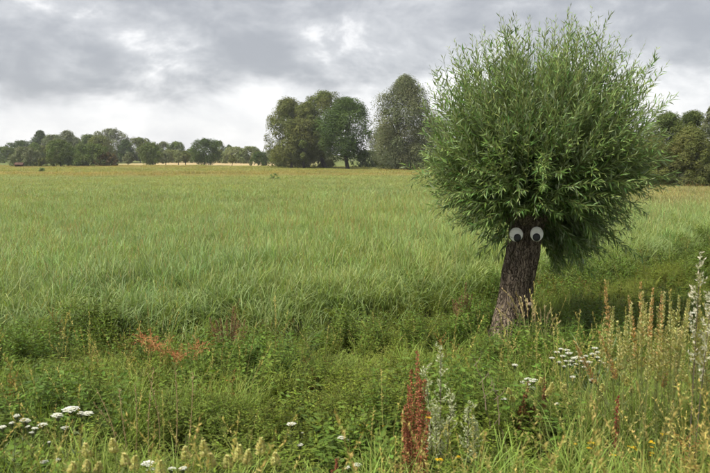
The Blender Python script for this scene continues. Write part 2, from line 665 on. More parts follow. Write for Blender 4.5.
def herb(seed, nstem, h, leafL, leafW, col, pairs=8, spread=0.35, branchy=0, stemcol=(0.10, 0.12, 0.04), flop=0.35):
    r = np.random.default_rng(seed)
    mb = MB()
    P, D, N, L, W = [], [], [], [], []
    for s in range(nstem):
        a = r.random() * 6.283
        H = h * (0.6 + 0.5 * r.random())
        lean = spread * r.random() * H
        b = np.array([math.cos(a), math.sin(a), 0]) * 0.06 * r.random()
        k = np.linspace(0, 1, 5)[:, None]
        path = b + np.array([math.cos(a), math.sin(a), 0]) * lean * k ** 1.6 + np.array([0, 0, 1.0]) * H * (k - 0.08 * k * k) - [0, 0, 0.04]
        tubes(mb, path, np.linspace(0.0035, 0.0012, 5), stemcol, 3)
        lines = [(path, pairs, 1.0)]
        for q in range(branchy):
            t0 = 0.3 + 0.6 * r.random()
            st = path[0] * (1 - t0) + path[-1] * t0
            aa = r.random() * 6.283
            e = st + np.array([math.cos(aa) * 0.6, math.sin(aa) * 0.6, 0.7]) * H * 0.32 * (0.6 + 0.5 * r.random())
            bpth = st + (e - st) * np.linspace(0, 1, 5)[:, None]
            tubes(mb, bpth, np.linspace(0.002, 0.001, 5), stemcol, 3)
            lines.append((bpth, max(3, pairs // 2), 0.8))
        for pth, npair, sc in lines:
            for j in range(npair):
                t = 0.18 + 0.82 * (j + 0.6 * r.random()) / npair
                x = min(int(t * 4), 3)
                f = t * 4 - x
                pp = pth[x] * (1 - f) + pth[x + 1] * f
                ph = r.random() * 6.283
                for sg in (0, math.pi):
                    d = np.array([math.cos(ph + sg), math.sin(ph + sg), 0.5 - flop * 2 * r.random()])
                    P.append(pp)
                    D.append(d)
                    N.append([0, 0, 1])
                    sz = sc * (1.1 - 0.55 * t) * (0.75 + 0.5 * r.random())
                    L.append(leafL * sz)
                    W.append(leafW * sz)
    P, D, N = np.array(P), np.array(D), np.array(N, float)
    N = N + rng.normal(size=N.shape) * 0.25
    leaves(mb, P, D, N, np.array(L), np.array(W), vary(col, len(P), 0.3, r), 0.12, 0.42, 0.12)
    return mb.mesh('herb')


def fine_grass(seed, n, rad, L0, L1, W, col, tip, heads=0, headcol=(0.3, 0.26, 0.13)):
    r = np.random.default_rng(seed)
    mb = MB()
    a = r.random(n) * 6.283
    d = rad * np.sqrt(r.random(n))
    P = np.stack([np.cos(a) * d, np.sin(a) * d, np.zeros(n) - 0.03], 1)
    blades(mb, P, r.random(n) * 6.283, L0 + (L1 - L0) * r.random(n), W * (0.7 + 0.6 * r.random(n)), r.random(n) * 0.4,
           0.3 + 1.2 * r.random(n), vary(col, n, 0.3, r), 4, vary(tip, n, 0.25, r), r)
    for k in range(heads):
        az = r.random() * 6.283
        H = L1 * (1.0 + 0.5 * r.random())
        t = np.linspace(0, 1, 6)[:, None]
        path = np.array([math.cos(az), math.sin(az), 0]) * (0.04 + 0.22 * H * t ** 2) + np.array([0, 0, 1.0]) * H * t
        tubes(mb, path, np.linspace(0.0016, 0.0008, 6), (0.22, 0.21, 0.09), 3)
        m_ = 26
        tt = 0.72 + 0.28 * r.random(m_)
        pp = np.array([math.cos(az), math.sin(az), 0]) * (0.04 + 0.22 * H * tt[:, None] ** 2) + np.array([0, 0, 1.0]) * H * tt[:, None]
        dd = r.normal(size=(m_, 3)) * 0.5 + [0, 0, 1.0]
        leaves(mb, pp, dd, rand_dirs(m_, r), 0.020, 0.005, vary(headcol, m_, 0.25, r), 0.1)
    return mb.mesh('fine_grass')


# ---- meadow: tall sedge and reed grass
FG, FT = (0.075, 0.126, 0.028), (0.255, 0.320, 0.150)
def reed_patch(seed, rad, dens, L0, L1, W, col, tip, seeds=0, wind=0.3):
    """A round patch of meadow: blades in loose tufts, thinning towards its rim so that patches blend."""
    r = np.random.default_rng(seed)
    mb = MB()
    nt = int(math.pi * rad * rad * dens)
    ta = r.random(nt) * 6.283
    td = rad * np.sqrt(r.random(nt))
    keep = r.random(nt) > sstep(td / rad, 0.6, 1.05)
    tx, ty = (np.cos(ta) * td)[keep], (np.sin(ta) * td)[keep]
    nt = len(tx)
    th = (0.72 + 0.5 * fbm(tx * 1.4 / rad + 9, ty * 1.4 / rad + 5, seed)) * (0.82 + 0.36 * r.random(nt))
    tcol = (0.68 + 0.60 * r.random((nt, 1))) * (1 + 0.10 * r.normal(size=(nt, 3)) * [1, 0.3, 0.6])
    per = r.integers(13, 24, nt)
    ti = np.repeat(np.arange(nt), per)
    n = len(ti)
    sp_ = 0.55 / math.sqrt(dens)
    P = np.stack([tx[ti] + r.normal(size=n) * sp_, ty[ti] + r.normal(size=n) * sp_, np.full(n, -0.05)], 1)
    taz = wind + r.normal(size=nt) * 1.2
    az = np.where(r.random(n) < 0.35, taz[ti] + r.normal(size=n) * 0.7, r.random(n) * 6.283)
    L = (L0 + (L1 - L0) * r.random(n)) * th[ti]
    blades(mb, P, az, L, W * (0.6 + 0.8 * r.random(n)), r.random(n) * 0.38, 0.3 + 2.6 * r.random(n) ** 1.1,
           vary(col, n, 0.2, r) * tcol[ti], 5, vary(tip, n, 0.30, r) * tcol[ti], r, 2.6)
    for k in range(seeds):
        a = r.random() * 6.283
        d = rad * math.sqrt(r.random())
        az = r.random() * 6.283
        H = L1 * (0.95 + 0.4 * r.random())
        hv = np.array([math.cos(az), math.sin(az), 0])
        b0 = np.array([math.cos(a) * d, math.sin(a) * d, 0])
        t = np.linspace(0, 1, 5)[:, None]
        tubes(mb, b0 + hv * 0.15 * H * t ** 2 + np.array([0, 0, 1.0]) * H * t, np.linspace(0.002, 0.001, 5), (0.24, 0.22, 0.10), 3)
        m_ = 22
        tt = 0.80 + 0.2 * r.random((m_, 1))
        leaves(mb, b0 + hv * 0.15 * H * tt ** 2 + np.array([0, 0, 1.0]) * H * tt, r.normal(size=(m_, 3)) * 0.35 + [0, 0, 1.0], rand_dirs(m_, r), 0.028, 0.007, vary((0.34, 0.26, 0.14), m_, 0.25, r), 0.1)
    return mb.mesh('reed_patch')


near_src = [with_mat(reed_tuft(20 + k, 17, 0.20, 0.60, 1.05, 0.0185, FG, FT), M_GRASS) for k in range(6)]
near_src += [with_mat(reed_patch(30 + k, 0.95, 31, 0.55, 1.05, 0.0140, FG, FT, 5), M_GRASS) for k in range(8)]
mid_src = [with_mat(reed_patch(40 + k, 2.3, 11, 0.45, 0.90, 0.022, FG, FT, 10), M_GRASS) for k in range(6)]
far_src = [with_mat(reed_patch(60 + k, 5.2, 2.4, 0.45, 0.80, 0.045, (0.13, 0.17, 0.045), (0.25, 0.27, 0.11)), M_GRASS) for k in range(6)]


def strip(y0, y1, dens, marg):
    """Random points in the part of the meadow between two distances that the camera sees, plus a margin."""
    W = (y1 * 0.54 + marg)
    n = int(2 * W * (y1 - y0) * dens)
    x = (rng.random(n) * 2 - 1) * W
    y = y0 + (y1 - y0) * rng.random(n)
    k = np.abs(x) < y * 0.54 + marg
    return x[k], y[k]


xs, ys, ks, ss = [], [], [], []


def add_field(x, y, k0, nsrc):
    xs.append(x)
    ys.append(y)
    ks.append(k0 + rng.integers(0, nsrc, len(x)))


x, y = strip(9, 26, 34, 3.0)                                  # loose tufts along the ditch
k_ = (y > edge_y(x) - 0.1 + rng.normal(size=len(x)) * 0.45) & (y < edge_y(x) + 1.5)
add_field(x[k_], y[k_], 0, 6)
for y0, y1, sp_, k0, nsrc in ((10, 35, 0.98, 6, 8), (34, 96, 2.5, 14, 6), (94, 205, 5.8, 20, 6)):
    gxx, gyy = np.meshgrid(np.arange(-(y1 * 0.54 + 4), y1 * 0.54 + 4, sp_), np.arange(y0, y1, sp_ * 0.87))
    gxx[1::2] += sp_ / 2
    x = gxx.ravel() + rng.normal(size=gxx.size) * sp_ * 0.14
    y = gyy.ravel() + rng.normal(size=gxx.size) * sp_ * 0.14
    k_ = (np.abs(x) < y * 0.54 + 4 + sp_) & (y > edge_y(x) + 1.2) & (y < y1)
    add_field(x[k_], y[k_], k0, nsrc)
x, y, k = map(np.concatenate, (xs, ys, ks))
s = np.ones(len(x))
keep = ~((y > 180 + 14 * fbm(x * 0.03, y * 0, 3.0)))
x, y, k, s = x[keep], y[keep], k[keep], s[keep]
n = len(x)
z = height(x, y)
patch = fbm(x * 0.10, y * 0.06, 1.0)
band = fbm(x * 0.018, y * 0.055, 9.0)
fine = fbm(x * 0.45, y * 0.25, 4.0)
dist = np.hypot(x, y)
hs = (0.86 + 0.36 * patch) * (0.62 + 0.38 * sstep(y - edge_y(x), -0.5, 3.5)) * (1 - 0.18 * sstep(dist, 14, 30)) * (1 - 0.45 * sstep(dist, 30, 90))
scl = np.stack([s * (0.9 + 0.3 * rng.random(n)), s * (0.9 + 0.3 * rng.random(n)), s * hs * (0.85 + 0.3 * rng.random(n))], 1)
brown = sstep(band, 0.52, 0.66) * sstep(dist, 35, 75) * 0.32
brown = np.maximum(brown, 0.5 * sstep(x / np.maximum(y, 1), 0.30, 0.42) * sstep(dist, 30, 52) * (0.5 + 0.5 * rng.random(n)))
yel = sstep(fine, 0.4, 0.75) * 0.35 + sstep(patch, 0.45, 0.7) * 0.25
tint = np.stack([0.96 + 0.18 * yel + 0.42 * brown, 0.95 + 0.10 * yel - 0.16 * brown, 0.95 - 0.10 * yel + 0.05 * brown], 1)
tint[:, 0] *= 1 + 0.13 * sstep(dist, 22, 80)
tint *= (0.93 + 0.14 * rng.random((n, 1)))
rot = np.stack([rng.normal(size=n) * 0.015, rng.normal(size=n) * 0.015, rng.random(n) * 6.283], 1)
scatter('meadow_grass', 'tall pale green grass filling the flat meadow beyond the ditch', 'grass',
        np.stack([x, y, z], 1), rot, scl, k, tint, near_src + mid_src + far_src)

# ---- dyke slope and ditch: dense mixed herbs and grass
HG = (0.105, 0.150, 0.030)
herb_src = (
    [herb(100 + k, 9, 0.46, 0.055, 0.020, HG, 9, 0.6, 2) for k in range(3)] +                             # 0-2 small-leaved, branchy
    [herb(110 + k, 6, 0.62, 0.085, 0.036, (0.085, 0.140, 0.032), 9, 0.40, 0) for k in range(3)] +          # 3-5 nettle-like
    [herb(120 + k, 12, 0.34, 0.034, 0.013, (0.150, 0.195, 0.045), 12, 0.9, 2) for k in range(3)] +         # 6-8 vetch-like, pale
    [fine_grass(130 + k, 30, 0.10, 0.28, 0.55, 0.007, (0.105, 0.170, 0.034), (0.195, 0.275, 0.085), 0) for k in range(3)] +   # 9-11 grass
    [fine_grass(140 + k, 22, 0.12, 0.35, 0.62, 0.006, (0.115, 0.165, 0.04), (0.225, 0.27, 0.10), 2, (0.36, 0.33, 0.16)) for k in range(2)] +     # 12-13 seeded grass
    [herb(150 + k, 5, 0.60, 0.045, 0.018, (0.17, 0.11, 0.04), 10, 0.45, 3, (0.16, 0.08, 0.04)) for k in range(2)]          # 14-15 russet herbs
)
for s_ in herb_src:
    s_.materials.append(M_HERB)
x, y = [], []
for y0, y1, dens in ((1.3, 4.2, 56), (4.2, 8.0, 36), (8.0, 24.0, 26)):
    a, b = strip(y0, y1, dens, 1.6)
    x.append(a)
    y.append(b)
x, y = np.concatenate(x), np.concatenate(y)
keep = (y < edge_y(x) + 0.5 + rng.normal(size=len(x)) * 0.7) & (np.hypot(x, y) > 1.7)
keep &= np.hypot(x - 2.31, y - 10.5) > 0.42
x, y = x[keep], y[keep]
n = len(x)
z = height(x, y)
cl = fbm(x * 0.55, y * 0.55, 21.0)
cl2 = fbm(x * 0.9, y * 0.9, 33.0)
u = rng.random(n)
e = edge_y(x)
inditch = np.exp(-((y - (e - 1.0)) / 1.0) ** 2)
grassy = np.clip(0.75 * sstep(cl, 0.54, 0.68) + 0.9 * sstep(y, 4.6, 2.8) + 0.45 * sstep(x, 0.2, 2.0) * sstep(y, 9, 6), 0, 1.0) * (1 - 0.6 * inditch)
kind = np.where(u < grassy * 0.72, np.where(rng.random(n) < 0.72, 9 + rng.integers(0, 3, n), 12 + rng.integers(0, 2, n)),
                np.where(cl2 > 0.56, 3 + rng.integers(0, 3, n), np.where(cl2 > 0.44, rng.integers(0, 3, n), 6 + rng.integers(0, 3, n))))
right = sstep(x / np.maximum(y, 0.5), 0.18, 0.36) * sstep(y, 7.0, 5.0)
kind = np.where(rng.random(n) < 0.30 * right, 12 + rng.integers(0, 2, n), kind)
kind = np.where(rng.random(n) < 0.006 + 0.014 * inditch, 14 + rng.integers(0, 2, n), kind)
hz = (0.45 + 1.0 * cl2) * (1 + 0.45 * inditch)
hz = hz * np.where(y < 4.5, 0.62 + 0.1 * (kind >= 9), 1.0)
stand = sstep(x / np.maximum(y, 0.5), 0.28, 0.40) * sstep(y, 6.5, 5.0) * sstep(y, 2.2, 3.2)
hz = hz * (1 + 0.15 * stand * (kind >= 9))
dod = np.exp(-((x + 1.85) / 0.6) ** 2 - ((y - 6.2) / 0.5) ** 2)
hz = hz * (1 - 0.45 * dod)
scl = np.stack([0.85 + 0.4 * rng.random(n), 0.85 + 0.4 * rng.random(n), hz * (0.8 + 0.45 * rng.random(n))], 1)
tn = fbm(x * 0.8, y * 0.8, 50.0)
tint = np.stack([0.78 + 0.50 * tn, 0.92 + 0.18 * tn, 0.95 + 0.1 * tn], 1) * (0.72 + 0.56 * rng.random((n, 1)))
rot = np.stack([rng.normal(size=n) * 0.14, rng.normal(size=n) * 0.14, rng.random(n) * 6.283], 1)
scatter('undergrowth', 'dense mixed green herbs, nettles and grass covering the slope and ditch', 'undergrowth',
        np.stack([x, y, z], 1), rot, scl, kind, tint, herb_src)


# ------------------------------------------------------------------ the willow
WB = np.array([2.31, 10.5, float(height(2.31, 10.5)) - 0.12])          # trunk base
W_LEAN = np.array([0.155, 0.02, 0.0])                                   # lean per metre
TR_H = 2.15


def axis(z):
    s = z / TR_H
    return WB + np.array([0, 0, z]) + W_LEAN * z + np.array([0.05, 0, 0]) * math.sin(s * 3.0) * 0.6


def trunk_r(z):
    s = z / TR_H
    return 0.262 + 0.10 * math.exp(-z / 0.28) - 0.008 * s + 0.015 * math.exp(-((s - 1.0) / 0.14) ** 2)


willow = thing('pollard_willow', 'pollard willow with a bushy round crown on a short brown trunk', 'tree', WB)
NA, NZ = 168, 150
vv = np.zeros((NZ, NA, 3))
for k in range(NZ):
    zz_ = k / (NZ - 1) * (TR_H + 0.12)
    c0 = axis(min(zz_, TR_H + 0.1))
    r0 = trunk_r(zz_) * (1.0 if zz_ < TR_H else 0.8)
    for j in range(NA):
        a = j / NA * 2 * math.pi
        aw = a + 0.25 * zz_
        q = Vector((math.cos(aw) * 3.2, math.sin(aw) * 3.2, zz_ * 0.8))
        lump = noise.noise(q * 0.55) * 0.035 + noise.noise(Vector((math.cos(a) * 1.2, math.sin(a) * 1.2, zz_ * 1.8))) * 0.025
        n1 = noise.noise(Vector((math.cos(aw) * 7, math.sin(aw) * 7, zz_ * 1.6)))
        n2 = noise.noise(Vector((math.cos(aw) * 14, math.sin(aw) * 14, zz_ * 3.4 + 7)))
        n3_ = noise.noise(Vector((math.cos(aw) * 22, math.sin(aw) * 22, zz_ * 9 + 3)))
        rid = (0.5 - abs(n1)) * 0.050 + (0.5 - abs(n2)) * 0.036 + (0.5 - abs(n3_)) * 0.018
        root = 0.05 * math.exp(-zz_ / 0.22) * (0.5 + 0.5 * math.cos(a * 5 + 1.0))
        rr = r0 + lump + rid + root - 0.045
        vv[k, j] = c0 + np.array([math.cos(a) * rr, math.sin(a) * rr, 0]) - WB
mb = MB()
i0 = np.arange(NZ - 1)[:, None] * NA
j0 = np.arange(NA)[None]
q = np.stack([i0 + j0, i0 + (j0 + 1) % NA, i0 + NA + (j0 + 1) % NA, i0 + NA + j0], -1).reshape(-1, 4)
mb.add(vv.reshape(-1, 3), [q], (0.1, 0.1, 0.1))
topc = vv[-1].mean(0) + [0, 0, 0.04]
tv = np.concatenate([vv[-1], topc[None]])
mb.add(tv, [np.stack([np.arange(NA), (np.arange(NA) + 1) % NA, np.full(NA, NA)], 1)], (0.1, 0.1, 0.1))
trunk = link('trunk', mb.mesh('trunk', True), M_BARK, willow)

# knobby pollard head: swollen stubs of earlier cuts
def blob(mb, c, rad, seed, sq=1.0, nu=14, nv=10, amp=0.2, col=(0.1, 0.1, 0.1)):
    th = np.linspace(0, math.pi, nv)
    ph = np.arange(nu) / nu * 2 * math.pi
    v = []
    for t in th:
        for p_ in ph:
            d = Vector((math.sin(t) * math.cos(p_), math.sin(t) * math.sin(p_), math.cos(t)))
            rr = rad * (1 + amp * noise.noise(d * 2.2 + Vector((seed, 0, 0))))
            v.append(np.array(c) + np.array([d.x * rr, d.y * rr, d.z * rr * sq]))
    ii = np.arange(nv - 1)[:, None] * nu
    jj = np.arange(nu)[None]
    q = np.stack([ii + jj, ii + nu + jj, ii + nu + (jj + 1) % nu, ii + (jj + 1) % nu], -1).reshape(-1, 4)
    mb.add(np.array(v), [q], col)


head = axis(TR_H) - WB
for k in range(9):
    a = k / 9 * 6.283 + rng.random() * 0.4
    mb = MB()
    blob(mb, head + np.array([math.cos(a) * 0.25, math.sin(a) * 0.25, -0.02 + 0.16 * rng.random()]), 0.09 + 0.03 * rng.random(), k * 3.3)
    link('burl', mb.mesh('burl', True), M_BARK, willow)
# small pale knot low on the right side of the trunk
kp = axis(0.86) - WB + np.array([0.185, -0.235, 0])
mb = MB()
blob(mb, kp, 0.034, 77.0, 0.9, 12, 8, 0.3)
knot = link('branch_stub', mb.mesh('branch_stub', True), plain('cut_wood', (0.42, 0.33, 0.24)), willow, label='small pale cut branch stub on the trunk')

# crown: shoots grow from the head to tips spread through a lopsided ball
CC = pt(540, 139, 10.6) - WB
RX, RY, RZ = 1.90, 1.84, 1.66
crown = MB()
twigs = MB()
LP, LD, LN, LL, LW, LC = [], [], [], [], [], []


def shoot(p0, p1, p2, nleaf, l0, t0, rad):
    """Leaves along a quadratic curve, denser to the tip."""
    t = np.linspace(0, 1, 8)[:, None]
    path = (1 - t) ** 2 * p0 + 2 * t * (1 - t) * p1 + t * t * p2
    tubes(twigs, path, np.linspace(rad, 0.0018, 8), (0.15, 0.16, 0.05), 3)
    tt = t0 + (1 - t0) * (np.arange(nleaf) + rng.random(nleaf)) / nleaf
    tt = np.minimum(tt, 1.0)[:, None]
    pp = (1 - tt) ** 2 * p0 + 2 * tt * (1 - tt) * p1 + tt * tt * p2
    T = unit(2 * (1 - tt) * (p1 - p0) + 2 * tt * (p2 - p1))
    ang = np.arange(nleaf) * 2.4 + rng.random() * 6
    A = unit(np.cross(T, np.array([0.3, 0.2, 1.0])))
    B = np.cross(T, A)
    R_ = A * np.cos(ang)[:, None] + B * np.sin(ang)[:, None]
    op = 0.35 + 0.60 * rng.random((nleaf, 1))
    D = unit(T * np.cos(op) + R_ * np.sin(op) + np.array([0, 0, -0.35]) * (rng.random((nleaf, 1))) * (1 - 0.7 * max(0.0, float(T[-1, 2]))))
    N = unit(np.array([-0.15, -0.25, 1.0]) + 0.5 * rng.normal(size=(nleaf, 3)))
    taper = 1.0 - 0.55 * np.clip((tt[:, 0] - 0.82) / 0.18, 0, 1)
    L = l0 * (0.75 + 0.5 * rng.random(nleaf)) * taper
    LP.append(pp)
    LD.append(D)
    LN.append(N)
    LL.append(L)
    LW.append(L * (0.14 + 0.06 * rng.random(nleaf)))
    young = np.clip((tt - 0.75) / 0.25, 0, 1)
    base = np.array([0.074, 0.124, 0.030]) * (1 - young) + np.array([0.170, 0.232, 0.078]) * young
    LC.append(base * (0.62 + 0.76 * rng.random((nleaf, 1))) * (1 + 0.10 * rng.normal(size=(nleaf, 3)) * [1, 0.4, 1]))
    return path


NSH = 1950
EYE_Z = pt(526, 222, 10.2)[2] - WB[2]
k = 0
while k < NSH:
    d = rand_dirs(1)[0]
    if d[2] < -0.95:
        continue
    rr = (0.30 + 0.70 * rng.random()) ** 0.6
    wob = 0.90 + 0.22 * fbm(np.array(d[0] * 2 + 7), np.array(d[1] * 2 + d[2] * 3), 70.0)
    sq_ = (abs(d[0]) ** 2.2 + abs(d[1]) ** 2.2 + abs(d[2]) ** 2.2) ** (-1 / 2.2)      # a squarer, mop-headed outline
    tip = CC + d * rr * wob * sq_ * np.array([RX, RY, RZ]) * (np.array([0.98, 0.97, 1.08]) if d[2] > -0.1 else np.array([1.03, 1.0, 1.18]))
    if k > NSH - 110:                                 # boughs hanging low behind the right side of the trunk
        hx = 556 + 56 * rng.random()
        tip = pt(hx, 280 - 0.55 * (hx - 556) - 34 * rng.random(), 10.7 + 0.7 * rng.random()) - WB
        d = np.array([0.3, 0.3, -0.5])
    elif d[2] > 0.2 and rr > 0.85:                      # some whips overshoot the outline
        tip = tip + np.array([0.10 + 0.25 * d[0], 0, 0.22]) * rng.random() ** 4
    elif d[2] < -0.2:                                 # lower right side hangs, lower left stays up
        tip[2] += 0.03 * (1.0 if d[0] < -0.1 else 0.0) - 0.34 * max(0.0, d[0]) * (1 - abs(d[0]))
    if tip[1] < head[1] + 0.1 and abs(tip[0] - head[0] + 0.02) < 0.60 and tip[2] < EYE_Z + 0.08 + 0.14 * rng.random():
        continue                                      # nothing hangs in front of the upper trunk
    a = math.atan2(tip[1] - head[1], tip[0] - head[0])
    p0 = head + np.array([math.cos(a) * 0.2 * rng.random() ** 0.5, math.sin(a) * 0.2 * rng.random() ** 0.5, 0.05 * rng.random() + 0.05])
    v = tip - p0
    ln = np.linalg.norm(v)
    horiz = np.array([v[0], v[1], 0])
    hl = np.linalg.norm(horiz)
    up_ = np.clip(v[2] / max(ln, 0.01), -1, 1)
    # steep shoots sweep out then up; low ones rise first, then lean over
    fo = 0.42 + 0.22 * max(0.0, up_)
    ctrl = p0 + horiz * fo + np.array([0, 0, 1.0]) * (0.5 * v[2] + (0.34 - 0.38 * max(0.0, up_)) * hl) + rng.normal(size=3) * 0.18
    path = shoot(p0, ctrl, tip, int(16 + 13 * ln), 0.145, 0.34, 0.003 + 0.003 * ln)
    for s in range(int(rng.random() * 2.6)):          # a few side twigs
        j = rng.integers(3, 7)
        st = path[j]
        T = unit(path[j + 1] - path[j])
        dv = unit(T + 0.70 * rand_dirs(1)[0] + np.array([0.05, 0, 0.10]))
        l2 = (0.20 + 0.30 * rng.random())
        shoot(st, st + dv * l2 * 0.5, st + dv * l2 + np.array([0, 0, 0.03]), int(6 + 18 * l2), 0.126, 0.12, 0.0025)
    k += 1
LP, LD, LN, LL, LW, LC = map(np.concatenate, (LP, LD, LN, LL, LW, LC))
leaves(crown, LP, LD, LN, LL, LW, LC, 0.15, 0.40, 0.06)
o = link('crown', crown.mesh('crown'), M_WILLOW, willow)
o['kind'] = 'stuff'
o = link('twigs', twigs.mesh('twigs', True), M_STEM, willow)
o['kind'] = 'stuff'

# ------------------------------------------------------------------ the two eyes on the trunk
M_EYE = plain('eye_white_paint', (0.90, 0.885, 0.84), 0.4, 0.45, 0.06, 14)
M_PUP = plain('eye_black_paint', (0.012, 0.012, 0.014), 0.4, 0.4, 0.3, 20)


def disc(mb, w, h, th, n=40, cut=None):
    a = np.arange(n) / n * 2 * math.pi
    x, z = np.cos(a) * w / 2, np.sin(a) * h / 2
    if cut is not None:
        z = np.maximum(z, cut)
    rings = [(1.0, th), (1.0, 0.25 * th), (0.97, 0.0), (0.55, -0.2 * th)]
    v = np.concatenate([np.stack([x * s, np.full(n, yy), z * s], 1) for s, yy in rings] + [np.array([[0, -0.25 * th, 0]])])
    q = []
    for k in range(3):
        for j in range(n):
            q.append([k * n + j, k * n + (j + 1) % n, (k + 1) * n + (j + 1) % n, (k + 1) * n + j])
    t = [[3 * n + j, 3 * n + (j + 1) % n, 4 * n] for j in range(n)]
    b = [list(range(n))[::-1]]
    mb.add(v, [np.array(q), np.array(t), np.array(b)], (0.5, 0.5, 0.5))


for (ex, ey, ew, eh, pdx, lab, rz) in ((516.4, 234.6, 0.205, 0.210, 0.012, 'rounder white wooden eye with black pupil at trunk edge, beside bright meadow', 0.10),
                                       (536.9, 234.0, 0.190, 0.220, -0.006, 'slightly taller white wooden eye with black pupil near the dark hanging foliage', -0.12)):
    c0 = pt(ex, ey, 10.5 - 0.335)
    t = thing('wooden_eye', lab, 'eye', c0, rz, 'pair of eyes on the willow trunk')
    t.rotation_euler = (-0.10, 0, rz)
    mb = MB()
    disc(mb, ew, eh, 0.022)
    link('eye_white', mb.mesh('eye_white', True), M_EYE, t)
    mb = MB()
    disc(mb, 0.112, 0.118, 0.012)
    pu = link('pupil', mb.mesh('pupil', True), M_PUP, t)
    pu.location = (pdx, -0.014, -0.048)
    # mounting block fixing the disc to the bark
    mb = MB()
    b = np.array([[sx * 0.03, 0.018 + sy * 0.16, sz * 0.03] for sx in (-1, 1) for sy in (0, 1) for sz in (-1, 1)])
    mb.add(b, [np.array([[0, 1, 3, 2], [4, 6, 7, 5], [0, 4, 5, 1], [2, 3, 7, 6], [0, 2, 6, 4], [1, 5, 7, 3]])], (0.1, 0.1, 0.1))
    link('mounting_block', mb.mesh('mounting_block'), M_FARBARK, t)


# ------------------------------------------------------------------ far trees
def crown_mesh(seed, rx, ry, z0, z1, ncard, size, col, airy=0.0, nlobe=30, shape='round', var=0.28):
    r = np.random.default_rng(seed)
    mb = MB()
    H = z1 - z0

    def prof(u):
        if shape == 'dome':
            return np.sqrt(np.clip(1 - np.clip(u, 0, 1) ** 2.3, 0, 1)) * (0.9 + 0.1 * sstep(u, 0.0, 0.25))
        if shape == 'tall':
            return np.clip(np.sin(np.clip(u * 0.86 + 0.14, 0, 1) * math.pi), 0, 1) ** 0.75 * (1.06 - 0.22 * u)
        return np.sqrt(np.clip(1 - np.abs(2 * u - 0.92) ** 2.2, 0, 1))
    m = min(rx, H / 2)
    cen, rad = [], []
    for k in range(nlobe):
        u = (k + r.random()) / nlobe
        a = k * 2.39996 + r.random() * 0.7
        lr = m * (0.17 + 0.27 * r.random() ** 1.5) * (1 - 0.2 * airy)
        inner = r.random() < 0.34
        R = max(0.0, float(prof(u)) * rx * (0.86 + 0.34 * r.random()) - lr * 0.8) * (r.random() ** 0.5 if inner else 1.0)
        z = z0 + np.clip(u * H, lr * 0.6, H - lr * 0.9)
        cen.append([math.cos(a) * R, math.sin(a) * R * ry / rx, z])
        rad.append(lr)
    cen, rad = np.array(cen), np.array(rad)
    li = r.choice(nlobe, ncard, p=rad ** 2 / np.sum(rad ** 2))
    d = rand_dirs(ncard, r)
    d[:, 2] = np.where((d[:, 2] < -0.3) & (r.random(ncard) < 0.5), -d[:, 2], d[:, 2])
    s = (0.55 + 0.52 * r.random(ncard) ** 0.6)
    wob = 1 + 0.8 * (fbm(d[:, 0] * 2.5 + li * 7.7, d[:, 1] * 2.5 + d[:, 2] * 3.0, seed * 0.1) - 0.5)
    P = cen[li] + d * (s * rad[li] * wob)[:, None]
    keep = P[:, 2] > 0.02
    P, d, li = P[keep], d[keep], li[keep]
    N = unit(d + 0.38 * r.normal(size=d.shape) + [0, 0, 0.5])
    n = len(P)
    lc = (1 + 0.12 * r.normal(size=(nlobe, 1))) * (1 + 0.03 * r.normal(size=(nlobe, 3)))
    cards(mb, P, N, size * (0.6 + 0.8 * r.random(n)), vary(col, n, 0.13, r, 0.05) * np.clip(lc[li], 0.65, 1.4), 0.7, r)
    return mb.mesh('crown')


def trunk_mesh(seed, H, r0, ztop, rx, ntr=1, off=0.0):
    r = np.random.default_rng(seed)
    mb = MB()
    for q in range(ntr):
        x0 = (q - (ntr - 1) / 2) * off
        k = np.linspace(0, 1, 6)[:, None]
        path = np.array([x0, 0, -0.3]) + np.array([0.12 * H * r.normal() * 0.5 + x0 * 0.8, 0, ztop + 0.3]) * k
        path[:, 0] += 0.03 * H * np.sin(k[:, 0] * 4 + r.random() * 5)
        tubes(mb, path, r0 * (1.35 - 1.1 * np.linspace(0, 1, 6) ** 0.8) + 0.02, (0.1, 0.1, 0.1), 7)
        for b in range(7):
            t0 = 0.3 + 0.65 * r.random()
            st = path[0] * (1 - t0) + path[-1] * t0
            a = r.random() * 6.283
            e = st + np.array([math.cos(a) * rx * 0.6, math.sin(a) * rx * 0.6, H * (0.10 + 0.18 * r.random())])
            pp = st + (e - st) * np.linspace(0, 1, 5)[:, None]
            pp[:, 2] += 0.06 * H * np.sin(np.linspace(0, 1, 5) * 3.14)
            tubes(mb, pp, np.linspace(r0 * 0.45, 0.03, 5), (0.1, 0.1, 0.1), 5)
    return mb.mesh('trunk', True)


DARK = (0.0562, 0.0874, 0.0343)
MIDG = (0.0874, 0.1248, 0.0437)
OLIV = (0.1123, 0.1326, 0.0499)
GREY = (0.1279, 0.1529, 0.0967)
PALE = (0.1716, 0.2028, 0.1092)
RUST = (0.117, 0.0967, 0.0499)
